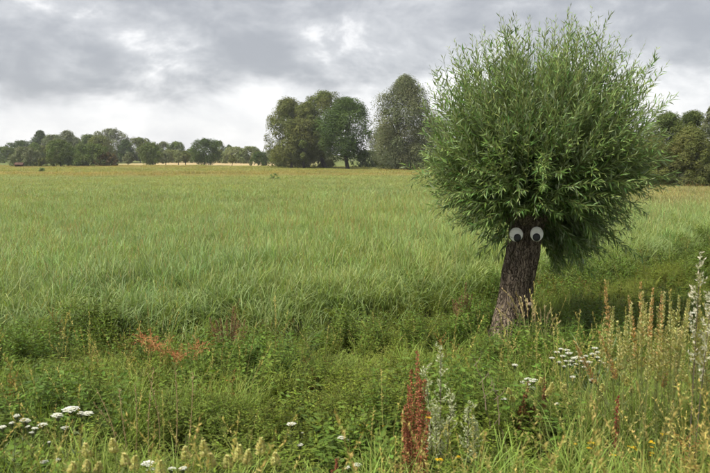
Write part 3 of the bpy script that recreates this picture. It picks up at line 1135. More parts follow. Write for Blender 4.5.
# (centre px, base py or None, top py, width px, distance, colour, clear trunk share, airiness, shape, name, label)
FAR = 'hedgerow trees along the far edge of the meadow'
TREES = [
    # far left group
    (4, 163, 147, 26, 232, MIDG, 0, 0, 'dome', 'bush', 'rounded green bush cut by the left picture edge'),
    (22, None, 141, 30, 265, DARK, .1, 0, 'round', 'broadleaf_tree', 'low dark treetop behind grey bush with hut'),
    (25, 167, 147, 27, 192, GREY, 0, 0, 'dome', 'bush', 'grey-green bush sheltering the red-brown hut'),
    (40, None, 131, 19, 262, DARK, .1, 0, 'tall', 'broadleaf_tree', 'dark rounded treetop rising highest at far left'),
    (46, None, 146, 36, 236, OLIV, 0, 0, 'dome', 'bush', 'broad olive bush behind the far left thicket'),
    (34, None, 143, 16, 228, MIDG, 0, 0, 'dome', 'bush', 'light green shrub between hut bush and small trunked tree'),
    (54, None, 135, 24, 258, GREY, .1, .3, 'round', 'willow_tree', 'grey-green willow just right of the dark far left treetop'),
    (66, None, 131, 24, 260, GREY, .1, .3, 'tall', 'willow_tree', 'tall grey-green willow peaking behind the small trunked tree'),
    (76, None, 138, 16, 262, GREY, .1, .3, 'round', 'willow_tree', 'lower grey-green willow on right shoulder of the far left group'),
    (59, 167.2, 140, 24, 186, MIDG, .12, .2, 'round', 'broadleaf_tree', 'small light green tree with dark trunk in front of left thicket'),
    (44, 167, 158, 20, 190, OLIV, 0, 0, 'dome', 'bush', 'low olive shrub left of the small trunked tree'),
    (68, None, 146, 16, 214, DARK, 0, 0, 'dome', 'bush', 'dark shrub right behind the small trunked tree'),
    (79, 167, 157, 18, 188, MIDG, 0, 0, 'dome', 'bush', 'low rounded green shrub right of the small trunked tree'),
    (88, None, 135, 20, 250, MIDG, .1, .1, 'round', 'broadleaf_tree', 'green treetop behind the wide left thicket bush'),
    (92, 167, 144, 36, 190, MIDG, 0, 0, 'dome', 'bush', 'wide green bush at right end of left thicket'),
    (100, None, 136, 22, 244, OLIV, .1, .1, 'round', 'broadleaf_tree', 'olive treetop between wide bush and tall grey poplar'),
    (106, 167, 152, 20, 188, RUST, 0, 0, 'dome', 'bush', 'dark reddish-brown bush ending the left thicket'),
    (110, None, 129, 32, 268, (0.132, 0.15, 0.105), .12, .35, 'round', 'poplar_tree', 'tall grey-leaved poplar, highest of the far hedgerow'),
    (125, None, 140, 15, 262, DARK, .1, 0, 'tall', 'broadleaf_tree', 'narrow dark tree against right side of grey poplar'),
    # open line of small trees in front of the tan strip
    (139, None, 138, 30, 270, (0.096, 0.123, 0.051), .1, 0, 'round', 'broadleaf_tree', 'big rounded green tree behind the tan strip'),
    (119, None, 151, 22, 275, OLIV, 0, 0, 'dome', 'bush', 'olive hedge bush beside the reddish-brown bush'),
    (128, 165.6, 152, 9, 204, GREY, .2, .2, 'round', 'young_tree', 'thin young tree standing alone on tan strip beside reddish bush'),
    (150, 165.4, 143, 21, 204, MIDG, .06, .15, 'round', 'broadleaf_tree', 'bushy green tree rooted in the tan strip'),
    (165, 164.9, 152, 10, 212, GREY, .15, .15, 'round', 'young_tree', 'small round grey-green tree right of bushy green tree'),
    (178, 164.7, 150, 8, 214, PALE, .18, .25, 'tall', 'young_tree', 'pale slender young tree in the tan strip'),
    (185, 164.6, 151, 8, 214, OLIV, .25, .2, 'round', 'young_tree', 'small dark-trunked young tree left of the dark oak'),
    (163, None, 142, 17, 285, GREY, .1, .2, 'round', 'broadleaf_tree', 'grey-green distant treetop behind small round tree'),
    (176, None, 142, 17, 282, MIDG, .1, .1, 'round', 'broadleaf_tree', 'green distant treetop behind pale young tree'),
    (172, None, 150, 28, 272, OLIV, 0, 0, 'dome', 'bush', 'olive hedge bush behind the young trees'),
    (192, None, 149, 16, 270, MIDG, 0, 0, 'dome', 'bush', 'green hedge bush just left of dark oak'),
    (205, 165.3, 139, 27, 200, DARK, .05, .05, 'round', 'oak_tree', 'dark dense oak standing alone before the tan strip'),
    (218, None, 141, 15, 280, MIDG, .1, .1, 'round', 'broadleaf_tree', 'green treetop peeping out right of dark oak'),
    (229, None, 145, 9, 284, DARK, .1, 0, 'round', 'broadleaf_tree', 'small dark distant treetop above the pale willow bushes'),
    (219, None, 150, 12, 262, OLIV, 0, 0, 'dome', 'bush', 'olive shrub between dark oak and pale willow bushes'),
    (235, None, 147, 26, 254, PALE, 0, 0, 'dome', 'willow_bush', 'pale grey-green willow bush, rounded, left of its pair'),
    (250, None, 146.5, 24, 252, (0.12, 0.15, 0.0675), 0, 0, 'dome', 'willow_bush', 'greener willow bush, right of the pale willow bush'),
    (232, 165.6, 155, 6, 205, OLIV, .3, .4, 'round', 'young_tree', 'spindly sapling in front of the pale willow bush'),
    (259, 165.6, 152, 17, 200, DARK, 0, 0, 'dome', 'bush', 'compact dark bush on tan strip left of big tree group'),
    (271, None, 150, 14, 250, GREY, 0, 0, 'dome', 'bush', 'grey-green bush touching left edge of big tree group'),
]
BIG = 'large trees in the middle of the meadow edge'
TREES2 = [
    (289, 168, 99, 46, 150, OLIV, .08, .25, 'dome', 'broadleaf_tree', 'broad olive tree at left end of big tree group'),
    (323, None, 92, 46, 162, (0.105, 0.132, 0.051), .25, .75, 'round', 'broadleaf_tree', 'tallest airy tree with sky gaps behind the oak'),
    (306, None, 103, 36, 158, OLIV, .1, .2, 'round', 'broadleaf_tree', 'olive tree filling middle of big tree group'),
    (296, 167.5, 142, 30, 149, OLIV, 0, 0, 'dome', 'bush', 'rounded olive bush at foot of broad olive tree'),
    (279, 167.2, 146, 20, 153, MIDG, 0, 0, 'dome', 'bush', 'green bush at left foot of big tree group'),
    (318, 167.6, 146, 34, 148, OLIV, 0, 0, 'dome', 'bush', 'wide olive bush left of the oak trunk'),
    (347, 169.0, 98, 51, 141, (0.06, 0.096, 0.033), .16, .45, 'round', 'oak_tree', 'dark green oak with bare trunk and sky gaps'),
    (366, None, 150, 26, 170, DARK, 0, 0, 'dome', 'bush', 'dark bush between oak trunk and grey willow'),
    (379, 166.5, 156.5, 11, 165, GREY, 0, 0, 'dome', 'bush', 'small round grey bush between oak and grey willow'),
    (388, None, 128, 30, 146, GREY, .05, .5, 'round', 'willow_tree', 'lower loose grey willow between the oak and the tall silvery willow'),
    (405, 170.6, 76, 56, 130, (0.12, 0.141, 0.087), .035, .05, 'tall', 'willow_tree', 'tall silvery grey willow standing just left of the pollard crown'),
    (433, None, 118, 40, 150, GREY, .05, .2, 'round', 'willow_tree', 'grey willow half hidden by pollard crown, left side'),
]
WOOD = 'dense shrubs and trees at right edge of meadow'
TREES3 = [
    (622, None, 128, 60, 70, OLIV, 0, .1, 'dome', 'broadleaf_tree', 'olive tree mostly hidden behind right side of pollard crown'),
    (667, None, 113, 46, 72, (0.0825, 0.111, 0.039), .05, .1, 'round', 'broadleaf_tree', 'dark-topped tree just right of pollard crown'),
    (693, None, 112, 44, 74, (0.075, 0.102, 0.0375), .05, .1, 'round', 'broadleaf_tree', 'dark-topped tree nearer the right picture edge'),
    (712, None, 107, 30, 68, GREY, .05, .6, 'tall', 'willow_tree', 'feathery grey willow at the right picture edge'),
    (655, 188.5, 137, 40, 66, OLIV, 0, .05, 'dome', 'bush', 'tall olive bush below the dark-topped trees'),
    (692, 188.5, 128, 48, 65, OLIV, 0, .05, 'dome', 'bush', 'large olive bush with drooping grey-green boughs'),
    (706, 188.5, 155, 44, 62, (0.075, 0.093, 0.042), 0, .05, 'dome', 'bush', 'low dark bush at right picture edge'),
    (682, 188.8, 174, 16, 60.5, GREY, 0, 0, 'dome', 'bush', 'small grey-green shrub at foot of right wood'),
    (640, 188.5, 160, 34, 63, DARK, 0, 0, 'dome', 'bush', 'low dark bush half behind pollard crown'),
]
seed = 500
for grp, lst in ((FAR, TREES), (BIG, TREES2), (WOOD, TREES3)):
    for (cx, by, ty, wpx, dist, colr, clear, airy, shp, nm, lab) in lst:
        seed += 1
        if by is not None:
            g0 = on_plane(cx, by, 0.0)
            Yd = float(np.clip(g0[1], dist - 25, dist + 25))
        else:
            Yd = dist
        top = pt(cx, ty, Yd)
        gz = float(height(top[0], Yd))
        Hh = float(top[2] - gz)
        half = wpx / 2 / F * Yd * (1.14 if grp == FAR else (1.22 if 'tall silvery' in lab else 1.06))
        t = thing(nm, lab, 'bush' if 'bush' in nm else 'tree', (top[0], Yd, gz), 0, grp)
        z0 = clear * Hh
        # measured crown reaches about 1.05 of its nominal radii
        area = 4 * half * Hh
        cap = 62000 if 'tall silvery' in lab else 34000
        size = max(0.0016 * Yd, math.sqrt(area * 7.0 / cap))
        nc = int(np.clip(area / (size * size) * 7.5 * (1 - 0.30 * airy), 900, cap))
        me = crown_mesh(seed, half, half * 0.9, z0, Hh, nc, size, colr, airy, int(34 + min(half, 8) * 7 + 14 * airy), shp)
        o = link('crown', me, M_CROWN, t)
        o['kind'] = 'stuff'
        ntr = 2 if 'tall silvery' in lab else 1
        link('trunk', trunk_mesh(seed, Hh, max(0.05, 0.019 * Hh) * (1.25 if clear > .1 else 0.8), Hh * 0.62, half * 0.8, ntr, 1.5), M_FARBARK, t)

# far-off woodland that reads as one dark mass behind the hedgerow
mb = MB()
r = np.random.default_rng(4242)
nl = 420
lx = np.linspace(-330, 330, nl) + r.normal(size=nl) * 2
ly = 335 + 30 * r.random(nl) + 0.05 * np.abs(lx)
lh = 3.6 + 2.6 * fbm(lx * 0.06, lx * 0, 8.0) + 0.8 * r.random(nl)
n = 30000
li = r.integers(0, nl, n)
d = rand_dirs(n, r)
P = np.stack([lx[li], ly[li], lh[li] * 0.45], 1) + d * np.stack([lh[li] * 0.5, lh[li] * 0.5, lh[li] * 0.55], 1) * (0.6 + 0.45 * r.random((n, 1)))
P[:, 2] = np.abs(P[:, 2])
cards(mb, P, unit(d + 0.7 * r.normal(size=d.shape) + [0, 0, .4]), 0.75 * (0.6 + 0.8 * r.random(n)), vary(OLIV, n, 0.25, r) * (0.85 + 0.3 * r.random((nl, 1)))[li], 0.7, r)
o = link('far_woodland', mb.mesh('far_woodland'), M_CROWN)
o['kind'] = 'stuff'
o['label'] = 'low hazy line of far woodland behind the hedgerow'

# tiny shrubs standing out in the meadow
for (cx, by, ty, wpx, nm, lab) in ((42, 172.5, 169.5, 6, 'shrub', 'tiny dark green shrub alone in meadow below the hut'),
                                   (274, 182, 176.5, 11, 'shrub', 'pale green shrub clump in meadow left of big tree group')):
    seed += 1
    g0 = on_plane(cx, by)
    top = pt(cx, ty, g0[1])
    half = wpx / 2 / F * g0[1]
    gz = float(height(g0[0], g0[1]))
    t = thing(nm, lab, 'shrub', (g0[0], g0[1], gz), 0, 'small shrubs out in the meadow')
    me = crown_mesh(seed, half, half, 0, max(0.9, top[2]), 5000, 0.085, (0.19, 0.26, 0.12), 0, 12, 'dome')
    o = link('foliage', me, M_CROWN, t)
    o['kind'] = 'stuff'
    link('stem', trunk_mesh(seed, 0.8, 0.03, 0.5, half * 0.6), M_FARBARK, t)

# small hut in the far left bushes
hp = on_plane(23.3, 167.4)
t = thing('hut', 'tiny red-brown hut half hidden in grey far left bush', 'hut', (hp[0], hp[1] - 2, float(height(hp[0], hp[1] - 2))), 0.2, None, 0.72)


def box(mb, x0, x1, y0, y1, z0, z1, col):
    v = np.array([[x, y, z] for x in (x0, x1) for y in (y0, y1) for z in (z0, z1)])
    mb.add(v, [np.array([[0, 1, 3, 2], [4, 6, 7, 5], [0, 4, 5, 1], [2, 3, 7, 6], [0, 2, 6, 4], [1, 5, 7, 3]])], col)


M_HUTW = plain('hut_boards', (0.10, 0.055, 0.04), 0.9, 0.1, 0.3, 3)
M_HUTR = plain('hut_roof', (0.10, 0.06, 0.045), 0.9, 0.1, 0.25, 2)
mb = MB()
box(mb, -1.1, 1.1, -0.9, 0.9, -0.2, 1.0, (0.1, 0.1, 0.1))
link('wall', mb.mesh('wall'), M_HUTW, t)
mb = MB()
v = np.array([[-1.35, -1.15, 0.95], [1.35, -1.15, 0.95], [1.35, 1.15, 0.95], [-1.35, 1.15, 0.95], [-1.35, 0, 1.65], [1.35, 0, 1.65]])
mb.add(v, [np.array([[0, 1, 5, 4], [2, 3, 4, 5], [3, 2, 1, 0]]), np.array([[0, 4, 3], [1, 2, 5]])], (0.2, 0.1, 0.1))
link('roof', mb.mesh('roof'), M_HUTR, t)
mb = MB()
box(mb, -0.35, 0.35, -0.95, -0.905, -0.1, 0.85, (0.1, 0.1, 0.1))
link('door', mb.mesh('door'), plain('hut_door', (0.03, 0.02, 0.018), 0.9, 0.1), t)


# ------------------------------------------------------------------ individual plants of the foreground
def place(px, py, Yd):
    """Ground spot and height of a plant whose top shows at (px, py) when it stands Yd metres away."""
    top = pt(px, py, Yd)
    gz = float(height(top[0], Yd))
    return (float(top[0]), Yd, gz), max(0.12, float(top[2] - gz))


def bent_stem(H, lean, az, r0, r1, K=7):
    k = np.linspace(0, 1, K)[:, None]
    h = np.array([math.cos(az), math.sin(az), 0])
    path = h * lean * H * (k ** 1.7 - 1) + np.array([0, 0, 1.0]) * H * k
    path[0, 2] -= 0.06
    return path, np.linspace(r0, r1, K)


def stem_leaves(mb, path, n, L, W, col, t0, t1, up=0.7, r=None):
    r = r or rng
    K = len(path) - 1
    t = t0 + (t1 - t0) * r.random(n)
    i = np.minimum((t * K).astype(int), K - 1)
    f = (t * K - i)[:, None]
    P = path[i] * (1 - f) + path[i + 1] * f
    a = r.random(n) * 6.283
    D = np.stack([np.cos(a), np.sin(a), up * (0.4 + r.random(n))], 1)
    leaves(mb, P, D, rand_dirs(n, r) * 0.3 + [0, 0, 1.0], L * (0.6 + 0.7 * r.random(n)), W * (0.7 + 0.6 * r.random(n)), vary(col, n, 0.25, r), 0.15, 0.4, 0.1)


# ---- white-flowered yarrow
def yarrow(px, py, Yd, dia, label, group, nheads=1, seed=0):
    r = np.random.default_rng(900 + seed)
    loc, H = place(px, py, Yd)
    t = thing('yarrow', label, 'flower', loc, 0, group)
    az = r.random() * 6.283
    path, rad = bent_stem(H, 0.12 * r.random(), az, 0.0028, 0.0016)
    mb = MB()
    tubes(mb, path, rad, (0.12, 0.15, 0.06), 4)
    stem_leaves(mb, path, 16, 0.05, 0.010, (0.09, 0.13, 0.045), 0.05, 0.8, 0.8, r)
    link('stem', mb.mesh('stem'), M_LEAF, t)
    for hh in range(nheads):
        off = np.array([0, 0, 0.0]) if hh == 0 else np.array([r.normal() * dia * 0.45, r.normal() * dia * 0.4, -abs(r.normal()) * 0.02])
        R0 = dia / 2 * (1.0 if hh == 0 else 0.7)
        c0 = path[-1] + off
        mbh = MB()
        nf = 26
        a = np.arange(nf) * 2.39996
        d = R0 * np.sqrt((np.arange(nf) + 0.5) / nf)
        P = np.stack([np.cos(a) * d, np.sin(a) * d, 0.006 * r.random(nf) - 0.25 * d * d / max(R0, 1e-3)], 1) + c0
        st = np.stack([np.broadcast_to(c0 - [0, 0, 0.035] - off * 0.6, P.shape), P], 1)
        tubes(mbh, st, np.full((nf, 2), 0.0008), (0.14, 0.16, 0.08), 3)
        for ring in range(5):
            aa = ring / 5 * 6.283 + r.random(nf) * 0.8
            D = np.stack([np.cos(aa), np.sin(aa), np.full(nf, 0.12)], 1)
            leaves(mbh, P + [0, 0, 0.001 * ring], D, np.tile([0, 0, 1.0], (nf, 1)), R0 * 0.30, R0 * 0.26, vary((0.74, 0.74, 0.68), nf, 0.08, r, 0.03), 0.05, 0.6)
        link('flower_head', mbh.mesh('flower_head'), M_PETAL, t)
    return t


YL = 'white yarrow on the lower left slope'
for s, (px, py, dd, nh, lab) in enumerate([
    (2.6, 427, .06, 1, 'white yarrow flower cut by left picture edge'),
    (12, 423, .05, 1, 'small white yarrow head second from left picture edge'),
    (16.6, 416, .05, 1, 'upper white yarrow head of the left four'),
    (24.5, 420, .075, 2, 'double white yarrow head near left picture edge'),
    (27.7, 427, .04, 1, 'small white yarrow head under the double one'),
    (35, 428.6, .05, 1, 'flat white yarrow head above a matching lower one'),
    (32.5, 432.5, .05, 1, 'flat white yarrow head just below its twin'),
    (42.6, 424.6, .08, 1, 'wide flat white yarrow head between left cluster and tall pair'),
    (57, 415, .085, 2, 'tall white yarrow left of the largest white head'),
    (71, 408.5, .135, 3, 'largest and tallest white yarrow on left slope'),
    (81, 413, .06, 1, 'white yarrow head at right shoulder of the largest one'),
    (65, 427.7, .06, 1, 'small white yarrow below the largest one'),
    (49, 442.6, .028, 1, 'tiny white yarrow bud low on left slope'),
    (14, 460, .05, 1, 'dull white yarrow low in left corner'),
    (44, 462, .065, 1, 'dull flat white yarrow at bottom left'),
    (58, 459.7, .05, 1, 'dull white yarrow right of another at bottom left')]):
    yarrow(px, py, 3.75 + 0.25 * math.sin(s * 2.1), dd * 0.62, lab, YL, nh, s)
YC = 'white yarrow scattered at the bottom middle'
for s, (px, py, Yd, dd, nh, lab) in enumerate([
    (148, 463, 3.7, .085, 2, 'broad white yarrow at bottom edge among pale spikes'),
    (172, 468.5, 3.6, .05, 1, 'small white yarrow at bottom edge, left of two'),
    (183, 468.5, 3.6, .05, 1, 'small white yarrow at bottom edge, right of two'),
    (291.5, 423.7, 4.4, .07, 1, 'white yarrow standing alone, tallest of bottom middle'),
    (300, 445, 4.2, .045, 1, 'white yarrow below the lone tall one'),
    (341.6, 437.6, 4.2, .06, 1, 'white yarrow left of a touching pair'),
    (347, 440.5, 4.2, .04, 1, 'small white yarrow right of a touching pair'),
    (357, 464.6, 3.9, .065, 2, 'low white yarrow left of rusty dock'),
    (318, 437, 4.6, .02, 1, 'tiny white bud between two white yarrows'),
    (302.5, 433, 4.6, .02, 1, 'tiny white bud beside lone tall yarrow')]):
    yarrow(px, py, Yd, dd * 0.8, lab, YC, nh, 40 + s)
r_ = np.random.default_rng(5)
lst = [(x_, y_) for x_, y_ in ((557, 352), (561, 349), (563, 356), (566, 361), (569, 353), (570, 365), (574, 358), (578, 357), (581, 361), (584, 367), (586, 356), (576, 364), (595, 348), (597, 357), (600, 361), (604, 363), (598, 352), (552, 358), (559, 362), (567, 350), (572, 361), (579, 352), (583, 358), (564, 366), (589, 362), (593, 354))]
for s, (px, py) in enumerate(lst):
    yarrow(px, py, 5.5 + 0.6 * r_.random(), 0.036 + 0.018 * r_.random(), 'small white flower in the dense white patch right of trunk', 'dense patch of white flowers beside the trunk', 1, 60 + s)
for s, (px, py) in enumerate(((524, 382), (528, 379), (531, 381), (534, 380), (532, 388), (527, 384))):
    yarrow(px, py, 5.0 + 0.2 * r_.random(), 0.055, 'small white flower among russet docks below the trunk', 'white flowers among the russet docks', 1, 90 + s)
for s, (px, py, lab) in enumerate(((591.6, 380, 'lone white flower below the dense white patch'), (573, 377, 'faint white flower just under the dense white patch'),
                                   (557, 404, 'small white flower low among pale spikes'), (496, 390, 'tiny white flower by the bare twigs, upper'),
                                   (504, 399, 'tiny white flower by the bare twigs, middle'), (489, 432, 'tiny white flower at foot of bare twigs'),
                                   (515, 365, 'single white flower nearest the trunk base'), (692, 354, 'white flower at right picture edge among spikes'),
                                   (693, 313, 'white flower behind the silvery plant at right edge'))):
    yarrow(px, py, 5.0, 0.042, lab, 'single white flowers on the right slope', 1, 110 + s)


# ---- plants with a dense flower spike
def spike_meshes(seed, w, sl, col, H=1.0):
    r = np.random.default_rng(seed)
    path, rad = bent_stem(H, 0.10 * r.random(), r.random() * 6.283, 0.0030, 0.0016)
    mb = MB()
    tubes(mb, path, rad, (0.16, 0.19, 0.07), 4)
    stem_leaves(mb, path, 46, 0.045, 0.0045, (0.115, 0.150, 0.050), 0.05, 0.82, 0.9, r)
    stem = mb.mesh('stem')
    mb = MB()
    n = 150
    t = r.random(n)
    wz = w / 2 * np.clip(np.sin(np.clip(t * 1.02 + 0.10, 0, 1) * math.pi) ** 0.55, 0.05, 1) * (1.05 - 0.55 * t)
    a = r.random(n) * 6.283
    K = len(path) - 1
    tz = 1 - (sl / H) * (1 - t)
    i = np.minimum((tz * K).astype(int), K - 1)
    f = (tz * K - i)[:, None]
    c = path[i] * (1 - f) + path[i + 1] * f
    o_ = np.stack([np.cos(a), np.sin(a), np.zeros(n)], 1)
    P = c + o_ * (wz * (0.4 + 0.3 * r.random(n)))[:, None]
    D = o_ * 0.8 + np.stack([np.zeros(n), np.zeros(n), 0.9 + 0 * a], 1)
    leaves(mb, P, D, o_ * -0.5 + [0, 0, 0.8], 0.014 + 0.010 * (1 - t), 0.007 + 0.006 * (1 - t), vary(col, n, 0.2, r), 0.2, 0.5, 0.1)
    return stem, mb.mesh('flower_spike')


PALEY = (0.56, 0.53, 0.21)
GREENY = (0.30, 0.31, 0.10)
ORNG = (0.52, 0.34, 0.15)
spk_fat = [spike_meshes(2000 + k, 0.040, 0.12, PALEY) for k in range(4)]
spk_slim = [spike_meshes(2020 + k, 0.027, 0.28, (0.47, 0.45, 0.19)) for k in range(4)]
spk_or = [spike_meshes(2040 + k, 0.026, 0.34, ORNG) for k in range(4)]


def spike(px, py, Yd, protos, name, label, group, lean=0.0, seed=0):
    loc, H = place(px, py, Yd)
    st, fl = protos[seed % len(protos)]
    t = thing(name, label, 'plant', loc, (seed * 2.4) % 6.28, group)
    hs_ = 1.0
    t.scale = (hs_, hs_, H)
    ry = lean
    t.rotation_euler = (0.0, ry, (seed * 2.4) % 6.28) if lean == 0 else (0.0, ry, 0.0)
    link('stem', st, M_LEAF, t)
    link('flower_spike', fl, M_PETAL, t)
    return t


z5 = [(133, 255), (142, 275), (222, 228), (243, 255), (252, 240), (286, 245), (215, 325), (300, 295), (290, 343), (390, 243), (388, 275), (425, 200), (448, 212), (458, 225), (450, 275), (452, 305), (515, 195), (375, 325), (556, 160), (590, 180), (620, 220), (430, 340), (205, 345), (470, 250)]
for s, (a, b) in enumerate(z5):
    spike(460 + a / 2.736, 300 + (b - 14) / 2.736, 4.3 + 0.6 * r_.random(), spk_fat, 'spike_flower', 'short plump pale yellow flower spike on slope below white patch', 'plump pale yellow spikes at lower right', 0, s)
tall = [(575, 30), (590, 120), (420, 50), (455, 75), (470, 40), (625, 40), (650, 70), (676, 105), (680, 50), (540, 50), (510, 40), (490, 80), (560, 10), (610, 90), (535, 110), (600, 20), (640, 130), (665, 160), (395, 80), (440, 120), (520, 130), (570, 90), (500, 10), (585, 60), (405, 110), (430, 90), (480, 120), (550, 100), (565, 140), (630, 10), (655, 30), (670, 80), (615, 150), (460, 140), (525, 20), (545, 150), (645, 190), (600, 200), (670, 215)]
for s, (a, b) in enumerate(tall):
    spike(460 + a / 2.736, 300 + (b - 30) / 2.736, 3.7 + 0.9 * r_.random(), spk_slim, 'spike_plant', 'tall slim yellow-green spike in the dense stand at right', 'tall slim yellow-green spikes at right', 0, s)
for s, (px, py, ln) in enumerate(((605, 281, -0.10), (641, 283, -0.12), (629, 296, -0.12), (600, 331, -0.25), (581, 342, -0.45), (653, 289, -0.05), (662, 292, 0.05), (668, 340, 0.2))):
    lab = ['rusty orange seed spike, tallest and leftmost above the stand', 'rusty orange seed spike curving tall in middle of stand', 'orange seed spike between two taller orange ones',
           'orange seed spike leaning left at edge of stand', 'orange seed spike leaning far left toward white patch', 'straight orange seed spike right of the curved one',
           'orange seed spike leaning slightly right in stand', 'short orange seed spike leaning right'][s]
    o = spike(px, py, 4.2, spk_or, 'seed_spike', lab, 'orange seed spikes at right', 0, s)
    # lean about the base while the tip stays where it was
    loc = o.location.copy()
    H = o.scale.z
    o.rotation_euler = (0, ln, 0)
    o.location = (loc.x - math.sin(ln) * H, loc.y, loc.z)
    o.scale = (1, 1, H / math.cos(ln))
for s, (px, py) in enumerate(((85, 449), (112, 444), (124, 459), (87, 465), (99, 467), (73, 467), (135, 461), (185, 452), (210, 459), (203, 446), (227, 461), (261, 443), (248, 455), (239, 450), (160, 466), (275, 458))):
    spike(px, py - 5, 2.75 + 0.3 * r_.random(), spk_fat, 'spike_flower', 'plump pale yellow spike along bottom picture edge, left half', 'plump pale spikes along the bottom edge', 0, s)

# ---- small yellow flowers
yel_me = []
for k in range(3):
    r = np.random.default_rng(3000 + k)
    mb = MB()
    path, rad = bent_stem(1.0, 0.1, r.random() * 6.28, 0.0016, 0.0012)
    tubes(mb, path, rad, (0.10, 0.14, 0.04), 3)
    stem_leaves(mb, path, 10, 0.03, 0.008, (0.09, 0.13, 0.035), 0.05, 0.8, 0.7, r)
    st = mb.mesh('stem')
    mb = MB()
    for q in range(3 if k else 1):
        c0 = path[-1] + r.normal(size=3) * [0.007, 0.007, 0.0]
        a = np.arange(6) / 6 * 6.283
        D = np.stack([np.cos(a), np.sin(a), np.full(6, 0.5)], 1)
        leaves(mb, np.tile(c0, (6, 1)), D, np.tile([0, 0, 1.0], (6, 1)), 0.014, 0.013, vary((0.72, 0.46, 0.02), 6, 0.12, r, 0.04), 0.1, 0.6)
    yel_me.append((st, mb.mesh('flower_head')))


def yellow(px, py, Yd, label, group, s):
    loc, H = place(px, py, Yd)
    t = thing('yellow_flower', label, 'flower', loc, s * 1.7, group)
    t.scale = (1, 1, H)
    st, fl = yel_me[s % 3]
    link('stem', st, M_LEAF, t)
    link('flower_head', fl, M_PETAL, t)


for s, (px, py) in enumerate(((575, 445), (591, 443), (590, 448), (594, 445), (631, 447), (637, 450), (650, 446), (651, 442), (652, 453), (645, 459), (664, 434), (613, 455), (654, 456))):
    yellow(px, py, 4.0, 'small yellow flower low in lower right corner', 'yellow flowers at lower right', s)
for s, (px, py) in enumerate(((436, 460), (440, 460), (438, 467), (446, 469), (453, 470), (459, 457), (414, 462), (428, 417))):
    yellow(px, py, 4.0, 'small yellow flower at foot of silvery mugwort and rusty dock', 'yellow flowers by the rusty dock', s)
for s, (px, py) in enumerate(((346, 432), (359, 425), (367, 425), (381, 426), (359, 448), (354, 424), (360, 432))):
    yellow(px, py, 4.6, 'tiny yellow flower left of the rusty dock', 'tiny yellow flowers in the middle', s)


# ---- rusty docks
def dock(px, py, Yd, wid, nst, col, label, group=None, seed=0, name='dock_plant', dens=1.0, sz=1.0):
    r = np.random.default_rng(4000 + seed)
    loc, H = place(px, py, Yd)
    t = thing(name, label, 'plant', loc, 0, group)
    mbs = MB()
    for k in range(nst):
        f = (k + 0.5) / nst * 2 - 1 if nst > 1 else 0
        hh = H * (1.0 if k == nst // 2 else (0.68 + 0.26 * r.random()) * (1 - 0.15 * abs(f)))
        tx = f * wid * 0.5 + r.normal() * wid * 0.03 + (0.02 * H if k == nst // 2 else 0)
        kk = np.linspace(0, 1, 8)[:, None]
        b = np.array([f * 0.03, r.normal() * 0.02, -0.05])
        path = b + np.array([tx - b[0], r.normal() * wid * 0.2, 0]) * kk ** 0.8 + np.array([0, 0, hh + 0.05]) * kk
        tubes(mbs, path, np.linspace(0.004, 0.0015, 8), tuple(x * 0.7 for x in col), 4)
        mb = MB()
        n = int(230 * dens)
        tt = 0.30 + 0.70 * r.random(n) ** 0.9
        tt = 0.30 + (np.floor((tt - 0.30) / 0.7 * 22) + 0.5 * r.random(n)) / 22 * 0.70
        ii = np.minimum((tt * 7).astype(int), 6)
        ff = (tt * 7 - ii)[:, None]
        c0 = path[ii] * (1 - ff) + path[ii + 1] * ff
        a = r.random(n) * 6.283
        w_ = (0.017 * (1.08 - tt) / 0.6 + 0.005) * (0.4 + 0.6 * r.random(n))
        P = c0 + np.stack([np.cos(a) * w_, np.sin(a) * w_, r.normal(size=n) * 0.004], 1)
        leaves(mb, P, rand_dirs(n, r), rand_dirs(n, r), 0.011 * sz, 0.009 * sz, vary(col, n, 0.35, r, 0.12), 0.2, 0.5)
        link('seed_spike', mb.mesh('seed_spike'), M_DRY, t)
    link('stem', mbs.mesh('stem'), M_DRY, t)
    for k in range(4):
        mb = MB()
        a = r.random() * 6.283
        leaves(mb, np.array([[0, 0, 0.05 + 0.08 * r.random()]]), np.array([[math.cos(a), math.sin(a), 0.8]]), np.array([[0, 0, 1.0]]), 0.22, 0.05, vary((0.13, 0.11, 0.035), 1, 0.3, r), 0.15, 0.45, 0.2)
        link('leaf', mb.mesh('leaf'), M_LEAF, t)
    return t


RD = (0.32, 0.125, 0.065)
dock(416, 351, 3.8, 0.165, 9, RD, 'tall rusty red dock in bottom middle beside silvery mugwort', None, 1, dens=1.3, sz=1.08)
dock(526, 381, 4.7, 0.16, 5, (0.21, 0.075, 0.04), 'russet dock below trunk beside small white flowers', 'russet docks below the trunk', 2)
dock(541, 376, 4.8, 0.10, 4, (0.20, 0.08, 0.045), 'russet dock below trunk, right of its pair', 'russet docks below the trunk', 3)
dock(615, 394, 4.2, 0.03, 1, (0.24, 0.035, 0.04), 'single crimson dock spike among pale spikes at lower right', None, 4)
dock(228, 307, 10.0, 0.62, 20, (0.25, 0.165, 0.085), 'brown dock clump on ditch edge above the orange patch', 'brown docks along the ditch', 5, dens=1.2, sz=1.4)
dock(462, 281, 11.2, 0.34, 12, (0.26, 0.17, 0.085), 'brown dock clump on ditch edge left of the trunk', 'brown docks along the ditch', 6, dens=1.2, sz=1.4)
dock(334, 458, 3.8, 0.04, 2, (0.26, 0.09, 0.05), 'short rusty dock at bottom edge left of tall one', None, 7)


